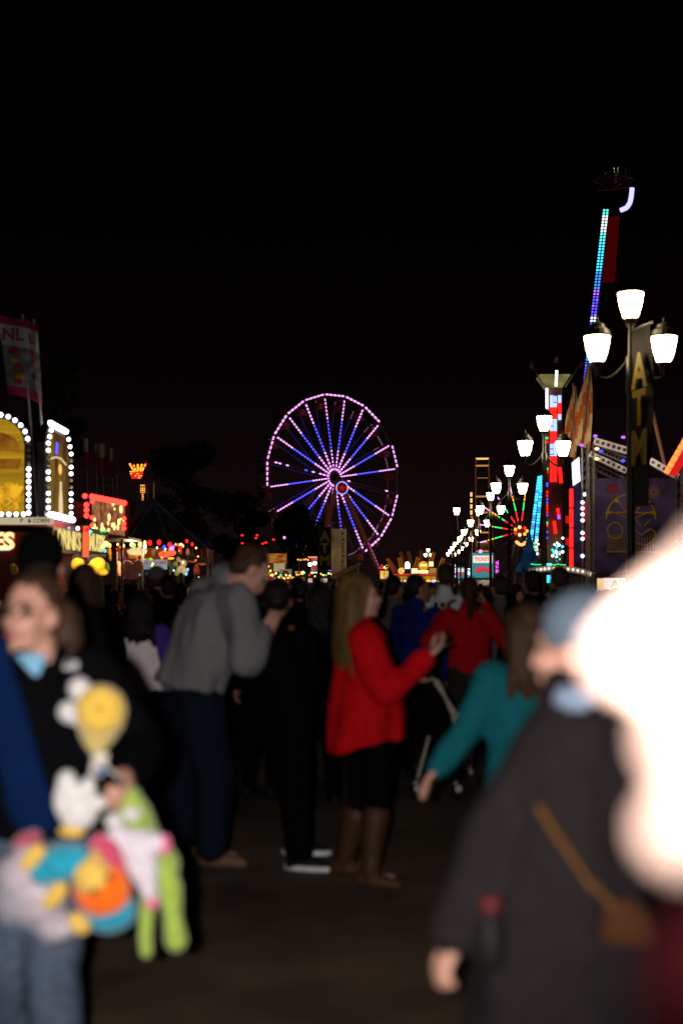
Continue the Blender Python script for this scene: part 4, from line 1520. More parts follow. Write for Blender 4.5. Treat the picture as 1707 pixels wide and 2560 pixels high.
# leaning twin strips of cyan LEDs
def lean_ride():
    d = 102
    root = thing('swing_ride', 'leaning ride arm with two rows of cyan LED blocks', 'amusement ride', (XX(1334, d), d, 0))
    for (x0, y0, x1, y1) in ((1347, 1190, 1324, 1372), (1354, 1188, 1338, 1376)):
        a, b = P(x0, y0, d), P(x1, y1, d)
        q = MB(); q.beam(a + EY * .2, b + EY * .2, 0.2); so = q.build('arm', dark_steel, root)
        l = MB(); led_bar(l, a, b, 0.2, 26, lambda t: 0 if random.random() < .75 else 1, 0.72)
        l.build('led_strip', [LED_C, E('sky_led', (0.05, 0.3, 1.0), 1.6)], so)
    for k in range(16):
        px, py = random.uniform(1318, 1346), random.uniform(1345, 1385)
        q = MB(); q.ball(P(px, py, d - .4), random.uniform(.07, .14), n=8)
        q.build('bulb', random.choice((LED_W, LED_PINK, LED_G, LED_Y, LED_C)), root)
    q = MB(); q.box((XX(1334, d), d + .3, ZZ(1372, d) / 2), 1.2, 0.8, ZZ(1372, d)); q.build('base', dark_steel, root)
lean_ride()

# ------------------------------------------------------------------ tower with a lit funnel crown
def funnel_tower():
    d = 86
    X = XX(1385, d)
    root = thing('drop_tower', 'square ride tower with red and blue LED columns under a funnel crown', 'amusement ride', (X, d, 0))
    zt = ZZ(968, d)
    q = MB(); q.box((X, d + .5, zt / 2), 0.96, 0.96, zt)
    q.build('shaft', M('tower_brown', (0.22, 0.10, 0.035), 0.5, 0.3, 2), root)
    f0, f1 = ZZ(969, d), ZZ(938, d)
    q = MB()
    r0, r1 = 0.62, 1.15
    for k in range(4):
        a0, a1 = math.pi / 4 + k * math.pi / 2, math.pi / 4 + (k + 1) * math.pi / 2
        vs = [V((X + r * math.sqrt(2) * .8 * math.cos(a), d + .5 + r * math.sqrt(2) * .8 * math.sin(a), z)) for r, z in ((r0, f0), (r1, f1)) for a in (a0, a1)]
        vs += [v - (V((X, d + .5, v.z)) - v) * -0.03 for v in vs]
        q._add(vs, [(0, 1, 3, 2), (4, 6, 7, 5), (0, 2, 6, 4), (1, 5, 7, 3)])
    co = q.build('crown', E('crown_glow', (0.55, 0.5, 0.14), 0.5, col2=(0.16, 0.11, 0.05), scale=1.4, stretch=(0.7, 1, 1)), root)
    q = MB(); q.beam((X, d - .62, f0), (X, d - .92, f1 + .15), 0.13); q.build('led_bar', LED_W, co)
    for s_ in (-1, 1):
        q = MB(); q.beam((X + s_ * .62, d - .2, f0), (X + s_ * 1.1, d - .4, f1), 0.06); q.build('edge_bar', grey_steel, co)
        q = MB(); q.tube((X + s_ * 1.1, d - .4, f1), (X + s_ * 1.55, d - .4, f1 + .75), 0.025)
        po = q.build('flag_mast', grey_steel, co)
    for s_ in (-1, 0, 1):
        q = MB()
        top = V((X + s_ * 1.5, d - .4, f1 + (.75 if s_ else 1.1)))
        q.prism([(0, 0), (0.16, -.06), (0.1, -.42), (-.08, -.36)], top, EX, EZ, 0.03)
        q.build('small_flag', M('flag_faded', (0.45, 0.18, 0.2), 0.8), co)
    cols = (1378, 1387, 1398)
    BW = E('blue_white_led', (0.35, 0.5, 1.0), 2.2)
    for i, px in enumerate(cols):
        l = MB()
        def pick(t, i=i):
            seg = (t * 7.2)
            k = int(seg)
            if k in (1, 3, 5):
                return 1
            if k >= 6:
                return 1
            return 0 if random.random() < .9 else 2
        n = 80
        led_bar(l, P(px, 988, d - .06), P(px, (1205, 1205, 1212)[i] if i != 2 else 1050, d - .06), 0.2, n if i != 2 else 30, pick if i != 2 else (lambda t: 0 if t < .3 or t > .75 else 1), 0.7, thick=0.03)
        l.build('led_column', [BW, LED_R, LED_B], root)
    l = MB(); led_bar(l, P(1398, 1168, d - .06), P(1402, 1208, d - .06), 0.22, 14, lambda t: 0, 0.7, thick=.03); l.build('led_column', [LED_R], root)
    l = MB(); led_bar(l, P(1366, 970, d - .1), P(1366, 1030, d - .1), 0.12, 16, lambda t: 0, 0.75); l.build('led_column', [LED_W], root)
    l = MB()
    for py, mi in ((1095, 2), (1105, 1), (1172, 2), (1180, 1), (1209, 0), (1214, 0), (1230, 1), (1239, 1), (1248, 0), (1257, 0), (1264, 1), (1272, 1), (1280, 1), (1288, 0), (1307, 2), (1314, 1), (1330, 0), (1345, 0)):
        l.box(P(1366, py, d - .1), 0.14, 0.06, 0.13, mi=mi)
    l.build('led_column', [LED_B, LED_R, LED_G], root)
    pts = [(1394, 1270), (1394, 1285), (1397, 1300)]
    l = MB(); led_bar(l, P(1393, 1270, d - .3), P(1397, 1298, d - .3), 0.16, 8, lambda t: 0 if t < .6 else 1, .7); l.build('led_curve', [LED_R, LED_V], root)
    l = MB(); led_bar(l, P(1384, 1302, d - .3), P(1388, 1335, d - .3), 0.18, 10, lambda t: 0, .7); l.build('led_curve', [LED_R], root)
    for k in range(22):
        px, py = random.uniform(1380, 1408), random.uniform(1338, 1405)
        if k > 12:
            px = random.choice((1385, 1391, 1398)); py = random.uniform(1365, 1405)
        q = MB(); q.ball(P(px, py, d - .7), random.uniform(.05, .1), n=8)
        q.build('bulb', random.choice((LED_W, LED_W, LED_B, LED_C, LED_G)), root)
    l = MB()
    for k in range(12):
        l.box(P(1330 + 8 * k, 1411 + random.uniform(-1, 1), d - .6), 0.16, 0.05, 0.05)
    l.build('green_line', [LED_G], root)
funnel_tower()

# ------------------------------------------------------------------ pendulum ride with an LED arm
def pendulum():
    d = 66
    root = thing('pendulum_ride', 'very tall leaning pendulum arm with cyan to blue LED ladder and claw head', 'amusement ride', (XX(1452, d), d, 0))
    a, b = P(1514, 522, d), P(1464, 955, d)
    foot = V((XX(1404, d), d, 0))
    q = MB(); q.beam(a + V((.1, .35, 0)), foot + V((.1, .35, 0)), 0.2, 0.2)
    ao = q.build('arm', M('ride_dark_purple', (0.06, 0.03, 0.05), 0.5), root)
    cols = [E('ice_led', (0.75, 0.95, 1.0), 2.2), LED_T, LED_C, E('sky_led', (0.05, 0.3, 1.0), 1.6), LED_B, LED_V]
    def pick(t):
        if t < .03: return 1
        if t < .13: return 0
        if t < .24: return random.choice((1, 2))
        if t < .36: return 2
        if t < .47: return 3
        if t < .62: return random.choice((4, 4, 5))
        if t < .66: return 0
        return random.choice((3, 4))
    for off in (0, 0.15):
        l = MB()
        led_bar(l, a + EX * (off - .08), b + EX * (off - .08), 0.085, 58, pick, 0.5)
        l.build('led_ladder', cols, ao)
    q = MB()
    p0, p1 = P(1532, 545, d + .2), P(1520, 706, d + .2)
    q.prism([(P(1518, 0, d).x, ZZ(544, d)), (P(1546, 0, d).x, ZZ(542, d)), (P(1534, 0, d).x, ZZ(706, d)), (P(1503, 0, d).x, ZZ(708, d))], V((0, d - .1, 0)), EX, EZ, 0.12)
    q.build('counter_panel', E('dim_red_panel', (0.12, 0.002, 0.002), 0.33), root)
    hd = MB()
    for k in range(10):
        a_ = 2 * math.pi * k / 10
        c = P(1533, 470, d)
        hd.beam(c, c + V((.85 * math.cos(a_), .5 * math.sin(a_), .35 + .35 * math.sin(a_ * 2))), 0.14)
        hd.box(c + V((.8 * math.cos(a_), .5 * math.sin(a_), .6)), 0.3, 0.3, 0.45)
    hd.build('claw_head', M('ride_dark_red', (0.12, 0.02, 0.02), 0.5), root)
    l = MB()
    l.path([P(1579, 470, d), P(1577, 490, d), P(1574, 506, d), P(1566, 519, d), P(1550, 526, d)], 0.11, 8)
    l.build('curved_tube_light', [E('curve_white', (0.35, 0.32, 1.0), 2.4)], root)
    l = MB(); l.ball(P(1528, 421, d), 0.13, 0.1, 0.07, n=10); l.build('top_lamp', LED_W, root)
    l = MB()
    for px, py in ((1498, 433), (1500, 437), (1496, 444), (1494, 452)):
        l.box(P(px, py, d), 0.07, 0.05, 0.04)
    l.build('side_leds', LED_V, root)
    l = MB(); l.box(P(1526, 429, d), 0.12, 0.05, 0.05); l.box(P(1532, 429, d), 0.1, 0.05, 0.05); l.build('green_leds', LED_G, root)
pendulum()

# ------------------------------------------------------------------ orange and cream flags on tall poles
for i, (px0, px1, top, bot, d) in enumerate(((1440, 1476, 912, 1112, 43.0), (1410, 1440, 965, 1135, 43.6))):
    root = thing('stripe_flag', ['tall orange and cream striped flag hanging left of the nearest lamp', 'dimmer orange and cream flag hanging behind the first striped flag'][i], 'flag', (XX(px1, d), d, 0), 'striped drop flags')
    q = MB(); q.tube((XX(px1 + 2, d), d + .05, 0), (XX(px1 - 8, d), d + .05, ZZ(top - 8, d)), 0.035, 0.02); q.build('pole', grey_steel, root)
    n, mseg = 12, 8
    vs, fs, mi = [], [], []
    for a_ in range(n + 1):
        t = a_ / n
        for k in range(mseg + 1):
            s_ = k / mseg
            wdt = (0.25 + 0.75 * min(1, t * 2.2))
            px = px1 - (px1 - px0) * wdt * (1 - s_) + 4 * math.sin(t * 4)
            vs.append(P(px, top + (bot - top) * t + 10 * s_ * t, d) + EY * (0.1 * math.sin(s_ * 9 + t * 2)))
    for a_ in range(n):
        for k in range(mseg):
            q0 = a_ * (mseg + 1) + k
            fs.append((q0, q0 + mseg + 1, q0 + mseg + 2, q0 + 1))
            diag = (a_ * 0.6 + k * 0.9)
            mi.append(0 if (int(diag / 2.1) % 2 == 0) else 1)
    q = MB(); nv = len(vs)
    q._add(vs + [v + EY * .01 for v in vs], fs + [tuple(nv + j for j in reversed(f)) for f in fs])
    q.m = mi + mi
    q.build('cloth', [E('flag_orange_lit', (0.55, 0.09, 0.01), 0.35) if False else orange_canvas, cream_canvas], root)

# ------------------------------------------------------------------ truss ride front with mural (right)
def truss(mb, a, b, w_, n):
    a, b = V(a), V(b)
    x, y, z = frame(b - a)
    cs = [(x + y) * w_ / 2, (x - y) * w_ / 2, (-x - y) * w_ / 2, (-x + y) * w_ / 2]
    for c in cs:
        mb.tube(a + c, b + c, w_ * .07, n=6)
    for i in range(n):
        for k in range(4):
            p = a.lerp(b, i / n) + cs[k]
            q = a.lerp(b, (i + 1) / n) + cs[(k + 1) % 4]
            mb.tube(p, q, w_ * .04, n=4)

def mural_wall():
    d = 35
    x0, x1 = XX(1480, d), XX(1690, d)
    z0, z1 = ZZ(1432, d), ZZ(1196, d)
    root = thing('mural_wall', 'dark blue mural panel with yellow line drawing of rides on a truss frame', 'mural', ((x0 + x1) / 2, d, 0))
    q = MB(); q.box(((x0 + x1) / 2, d, (z0 + z1) / 2), x1 - x0, 0.06, z1 - z0)
    so = q.build('panel', M('mural_navy', (0.10, 0.08, 0.22), 0.6, 0.8, 1.6), root)
    q = MB(); q.box(((x0 + x1) / 2, d + .05, z0 / 2 - .01), x1 - x0, 0.3, z0 - .02)
    q.build('skirt', M('mural_skirt', (0.05, 0.04, 0.08), 0.7), root)
    yl = M('mural_yellow', (0.62, 0.42, 0.02), 0.6, 0.2, 5)
    y = d - .045
    def pp(px, py):
        return V((XX(px, d), y, ZZ(py, d)))
    def line(pts, r=.018):
        m_ = MB(); m_.path([pp(*p) for p in pts], r, 6); m_.build('yellow_line', yl, so)
    cx, cy, rr = 1575, 1298, 62
    line([(cx + rr * math.cos(R(180 + 7.5 * k)), cy + rr * 1.02 * math.sin(R(180 + 7.5 * k))) for k in range(25)])
    line([(cx - rr, cy - 16), (cx + rr, cy - 16)])
    for k in range(5):
        a = R(200 + 35 * k)
        line([(cx, cy), (cx + rr * math.cos(a), cy + rr * math.sin(a))], .012)
        m_ = MB(); m_.ball(pp(cx + rr * math.cos(a), cy + rr * math.sin(a) + 6), .06, .012, .05, n=10); m_.build('yellow_cabin', yl, so)
    line([(1535 + 19 * math.cos(R(15 * k)), 1327 + 20 * math.sin(R(15 * k))) for k in range(25)])
    for k in range(9):
        line([(1518 + 5 * k, 1336), (1518 + 5 * k, 1379)], .008)
        line([(1574 + 7 * k, 1340 - 6 * math.sin(k)), (1574 + 7 * k, 1379)], .008)
    line([(1513, 1380), (1640, 1380)], .02)
    line([(1572, 1318), (1582, 1320), (1592, 1332), (1602, 1338), (1612, 1330), (1622, 1323), (1634, 1328), (1637, 1342), (1628, 1356), (1612, 1362), (1592, 1360), (1576, 1346)])
    line([(1580, 1290), (1600, 1316)], .014)
    line([(1622, 1300), (1608, 1316)], .014)
    for k in range(12):
        a = 2 * math.pi * k / 12
        line([(1632 + 4 * math.cos(a), 1230 + 4 * math.sin(a)), (1632 + 17 * math.cos(a), 1230 + 17 * math.sin(a))], .008)
    m_ = MB(); m_.ball(pp(1530, 1222), .16, .012, .13, n=12); m_.build('red_patch', M('mural_red', (0.3, 0.02, 0.06), 0.6, 0.5, 4), so)
    for px in (1472, 1693):
        t = MB(); truss(t, (XX(px, d), d - .1, 0), (XX(px, d), d - .1, ZZ(1190 if px > 1600 else 1110, d)), 0.16, 16); t.build('truss_post', alu, root)
mural_wall()

def truss_arch():
    d = 37.5
    root = thing('ride_gantry', 'silver perforated truss arms of a ride above the mural', 'amusement ride', (XX(1590, d), d, 0))
    def arm(x0, y0, x1, y1, hgt, n):
        a, b = P(x0, y0, d), P(x1, y1, d)
        ux = (b - a).normalized()
        uz = V((-ux.z, 0, ux.x))
        ln = (b - a).length
        hh = hgt * d / F
        s = MB()
        s.prism([(0, 0), (ln, 0), (ln, hh), (0, hh)], a, ux, uz, 0.2)
        so = s.build('arm', M('arm_silver', (0.5, 0.44, 0.38), 0.45, 0.2, 5), root)
        for k in range(n):
            p = a + ux * (ln * (k + .5) / n) + uz * (hh / 2) - EY * 0.1
            h_ = MB(); h_.tube(p - EY * .012, p + EY * .01, hh * .26, n=12)
            h_.build('hole', black_iron, so)
    arm(1482, 1112, 1562, 1136, 18, 6)
    arm(1470, 1142, 1560, 1185, 15, 7)
    arm(1618, 1160, 1688, 1200, 17, 5)
    for (a, b) in (((1486, 1118), (1560, 1150)), ((1466, 1158), (1556, 1200))):
        t = MB(); truss(t, P(*a, d + .3), P(*b, d + .3), 0.14, 8); t.build('truss', alu, root)
    for px in (1488, 1690):
        q = MB(); q.tube((XX(px, d), d + .3, 0), (XX(px, d), d + .3, ZZ(1130 if px < 1600 else 1195, d)), 0.09); q.build('column', dark_steel, root)
    for px, py, mt in ((1487, 1090, LED_V), (1453, 1113, LED_V), (1491, 1122, LED_Y), (1491, 1147, LED_Y), (1501, 1128, LED_B), (1557, 1093, LED_V), (1556, 1152, LED_B)):
        q = MB(); q.ball(P(px, py, d - .3), 0.06, 0.05, 0.04, n=10); q.build('bulb', mt, root)
    t = MB(); t.tube(P(1610, 940, d + .6), P(1662, 1170, d + .6), 0.05, n=8); t.build('stay_cable', M('cable_brown', (0.35, 0.16, 0.09), 0.6), root)
truss_arch()
# unseen point lights added near the ride's bulbs to brighten truss and mural
for i, (px, py, dd, en, col) in enumerate(((1500, 1085, 36.3, 34, (1.0, 0.86, 0.72)), (1640, 1140, 36.6, 26, (1.0, 0.86, 0.72)), (1560, 1200, 33.6, 13, (1.0, 0.75, 0.6)))):
    ld = bpy.data.lights.new('ride_fill_light', 'POINT')
    ld.energy = en
    ld.color = col
    ld.shadow_soft_size = 0.1
    lo_ = bpy.data.objects.new('ride_fill_light', ld)
    lo_.location = P(px, py, dd)
    COL.objects.link(lo_)

def red_slope():
    d = 33
    root = thing('red_ride_arm', 'bright red slanted panel edged with orange LED blocks at the right edge', 'amusement ride', (XX(1690, d), d, 0))
    q = MB()
    pts = [(1663, 1186), (1688, 1190), (1760, 1075), (1742, 1052)]
    q.prism([(XX(x, d), ZZ(y, d)) for x, y in pts], V((0, d, 0)), EX, EZ, 0.15)
    so = q.build('panel', E('red_lit_panel', (0.75, 0.016, 0.016), 0.9), root)
    l = MB(); led_bar(l, P(1663, 1184, d - .1), P(1740, 1050, d - .1), 0.11, 9, lambda t: 0, .8); l.build('led_blocks', [E('led_block_orange', (1.0, 0.2, 0.04), 2.2)], so)
    q = MB(); q.tube((XX(1712, d), d + .15, 0), (XX(1712, d), d + .15, ZZ(1130, d)), 0.07); q.build('column', dark_steel, root)
red_slope()

def led_front():
    d = 40
    root = thing('light_tower', 'ride front with red light tube, white LED panel and column of white bulbs', 'amusement ride', (XX(1438, d), d, 0))
    q = MB(); rect(q, 1430, 1212, 1452, 1440, d + .05, 0.3); q.build('panel', M('front_navy', (0.02, 0.025, 0.10), 0.5), root)
    q = MB(); q.box((XX(1441, d), d + .2, ZZ(1440, d) / 2), 0.25, 0.25, ZZ(1440, d) - .02); q.build('base', dark_steel, root)
    for k in range(4):
        q = MB(); q.tube(P(1427, 1222 + 50 * k, d - .05), P(1427, 1268 + 50 * k, d - .05), 0.055, n=8); q.build('red_tube', LED_R, root)
    for py in (1290, 1345):
        q = MB(); q.tube(P(1418, py, d + .2), P(1418, py + 18, d + .2), 0.06, n=8); q.build('red_tube', E('red_led_dim', (0.7, 0.01, 0.01), 0.8), root)
    q = MB(); q.prism([(XX(1429, d), ZZ(1157, d)), (XX(1446, d), ZZ(1143, d)), (XX(1449, d), ZZ(1203, d)), (XX(1432, d), ZZ(1214, d))][::-1], V((0, d, 0)), EX, EZ, 0.12)
    q.build('white_led_panel', E('led_panel_white', (0.78, 0.78, 1.0), 2.2, nee=True), root)
    t = MB(); truss(t, (XX(1462, d), d, 0), (XX(1462, d), d, ZZ(1118, d)), 0.17, 22); t.build('truss_post', alu, root)
    for k, py in enumerate((1236, 1256, 1271, 1286, 1301, 1332, 1347, 1390)):
        q = MB(); q.ball(P(1455 if k else 1461, py, d - .25), 0.055, n=10); q.build('bulb', E('bulb_blue_white', (0.6, 0.72, 1.0), 3.0), root)
    for py in (1262, 1278, 1296, 1340):
        q = MB(); q.ball(P(1461, py, d - .2), 0.05, 0.04, 0.1, n=8); q.build('bulb', E('red_led_dim', (0.7, 0.01, 0.01), 0.8), root)
led_front()

def white_arch():
    d = 36
    root = thing('entrance_arch', 'low white curved arch beam with round bulbs over the crowd', 'arch', (XX(1410, d), d, 0))
    pts = [(1322, 1428), (1345, 1424), (1370, 1421), (1400, 1421), (1430, 1424), (1460, 1430), (1485, 1440)]
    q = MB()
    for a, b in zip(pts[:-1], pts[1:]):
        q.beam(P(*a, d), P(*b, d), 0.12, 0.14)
    so = q.build('beam', E('arch_glow', (0.5, 0.38, 0.3), 0.42, var=0.4, scale=6), root)  # beam glows by itself in place of light falling on it
    for k in range(16):
        t = k / 15 * (len(pts) - 1)
        i = min(int(t), len(pts) - 2)
        p = P(*pts[i], d).lerp(P(*pts[i + 1], d), t - i) - EY * .085
        q = MB(); q.ball(p, 0.04, n=8); q.build('bulb', E('bulb_soft', (1.0, 0.8, 0.6), 1.3), so)
    for px, py in ((1324, 1428), (1482, 1440)):
        q = MB(); q.tube((XX(px, d), d, 0), P(px, py, d), 0.06); q.build('leg', alu, root)
white_arch()
for (px0, px1, py0, py1, d, mt, lab) in ((1362, 1377, 1438, 1457, 60, LED_C, 'cyan lit panel low under the white arch'), (1338, 1350, 1434, 1452, 58, E('pale_blue_panel', (0.45, 0.6, 1.0), 0.5), 'pale blue lit panel left of the cyan one'),
                                         (1360, 1378, 1408, 1418, 70, LED_C, 'small cyan panel just above the white arch'), (1434, 1441, 1444, 1462, 45, E('lilac_panel', (0.55, 0.5, 0.9), 0.5), 'lilac lit strip near the right leg of the arch')):
    root = thing('lit_sign', lab, 'lit sign', (XX((px0 + px1) / 2, d), d, 0))
    q = MB(); rect(q, px0, py0, px1, py1, d, 0.08); q.build('panel', mt, root)
    q = MB(); q.box((XX((px0 + px1) / 2, d), d + .1, ZZ(py0, d) / 2), 0.1, 0.1, ZZ(py0, d)); q.build('post', black_iron, root)

def atm():
    d = 28
    root = thing('cash_machine', 'cash machine booth with white lit ATM sign at right', 'cash machine', (XX(1558, d), d, 0))
    q = MB(); rect(q, 1510, 1445, 1607, 1473, d, 0.12)
    so = q.build('sign', E('atm_white', (1.0, 0.75, 0.66), 1.0, nee=True), root)
    q = MB(); q.text('ATM', P(1559, 1461, d - .02), EX, EZ, 0.21, 0.01, squeeze=1.25)
    q.build('lettering', E('atm_grey', (0.55, 0.33, 0.3), 0.8), so)
    q = MB(); rect(q, 1494, 1446, 1508, 1475, d, 0.1)
    q.build('side_lamp', E('atm_side', (1.0, 0.6, 0.32), 1.0), root)
    q = MB(); q.box((XX(1552, d), d + .4, ZZ(1475, d) / 2), 0.85, 0.7, ZZ(1475, d) - .01); q.build('cabinet', dark_steel, root)
    q = MB(); rect(q, 1530, 1495, 1580, 1540, d + .02, 0.04); q.build('screen', E('atm_screen', (0.3, 0.4, 0.6), 0.3), root)
atm()

# ------------------------------------------------------------------ people
SKIN = M('skin', (0.52, 0.27, 0.20), 0.55, 0.12, 18, spec=0.35)
SKIN_T = M('skin_tan', (0.30, 0.14, 0.085), 0.55, 0.12, 18, spec=0.35)
SKIN_B = M('skin_brown', (0.20, 0.09, 0.05), 0.55, 0.12, 18, spec=0.35)
LIP = M('lip', (0.40, 0.11, 0.10), 0.45, 0.1, 20)
EYE = M('eye_dark', (0.03, 0.02, 0.018), 0.2, 0.1, 20, spec=0.5)
def hairm(name, col):
    return M('hair_' + name, col, 0.45, 0.5, 14, bump=0.6, stretch=(6, 6, 0.35), spec=0.12)
HAIR_BLACK = hairm('black', (0.006, 0.004, 0.0035))
HAIR_BROWN = hairm('brown', (0.05, 0.025, 0.014))
HAIR_DARKBROWN = hairm('dark_brown', (0.028, 0.013, 0.008))
HAIR_BLOND = hairm('dark_blond', (0.115, 0.062, 0.021))
HAIR_GREY = hairm('ash', (0.15, 0.12, 0.10))
def cloth(name, col, var=0.12, scale=30, bump=0.12):
    return M('cloth_' + name, col, 0.95, var, scale, bump=bump, spec=0.04)
BLACK_C = cloth('black', (0.0022, 0.0021, 0.0023))
FLEECE = cloth('fleece', (0.0022, 0.0022, 0.003))
DENIM = cloth('denim', (0.07, 0.09, 0.135), 0.35, 45)
NAVY_DENIM = cloth('dark_denim', (0.005, 0.0085, 0.016), 0.3, 45)
BOOT = M('boot_leather', (0.042, 0.017, 0.005), 0.6, 0.3, 12, bump=0.2)
BLACK_SHOE = M('black_shoe', (0.006, 0.006, 0.006), 0.6, 0.2, 12, spec=0.15)
WHITE_SHOE = M('white_shoe', (0.6, 0.62, 0.62), 0.5, 0.15, 12)
TAN_SHOE = M('tan_shoe', (0.12, 0.065, 0.032), 0.6, 0.2, 12)

def add_hand(mb, wr, el, pn, thumb, curl=0.35, s=1.0, fs=None):
    """palm, four unequal bent fingers and a thumb at the side of the palm"""
    dv = (wr - el).normalized()
    pn = (pn - dv * pn.dot(dv)).normalized()
    ac = dv.cross(pn).normalized()
    k0 = [wr + dv * 0.03 * s + ac * (i - 1.5) * 0.014 * s for i in range(4)]
    ln = (0.070, 0.078, 0.073, 0.058)
    for i in range(4):
        kn = wr + dv * (0.09 - 0.004 * abs(i - 1.2)) * s + ac * (i - 1.5) * 0.0205 * s
        mb.cap(k0[i], kn, 0.017 * s, 0.0115 * s, 8)
        p = kn
        ang = curl * 0.5
        for q, fr in enumerate((0.45, 0.32, 0.23)):
            dd = dv * math.cos(ang) + pn * math.sin(ang)
            e_ = p + dd * ln[i] * fr * s
            mb.cap(p, e_, (0.0098 - 0.0007 * q) * s, (0.009 - 0.0007 * q) * s, 8)
            p = e_
            ang += curl * (1.0 + 0.12 * i)
    t0 = wr + dv * 0.022 * s + ac * (thumb * 0.022) * s
    t1 = t0 + (dv * 0.6 + ac * thumb * 0.75 + pn * 0.3).normalized() * 0.045 * s
    t2 = t1 + (dv * 0.85 + ac * thumb * 0.25 + pn * 0.4).normalized() * 0.032 * s
    t3 = t2 + (dv * 0.9 + pn * 0.4).normalized() * 0.026 * s
    mb.chain([t0, t1, t2, t3], [0.016 * s, 0.012 * s, 0.0105 * s, 0.009 * s], 8)

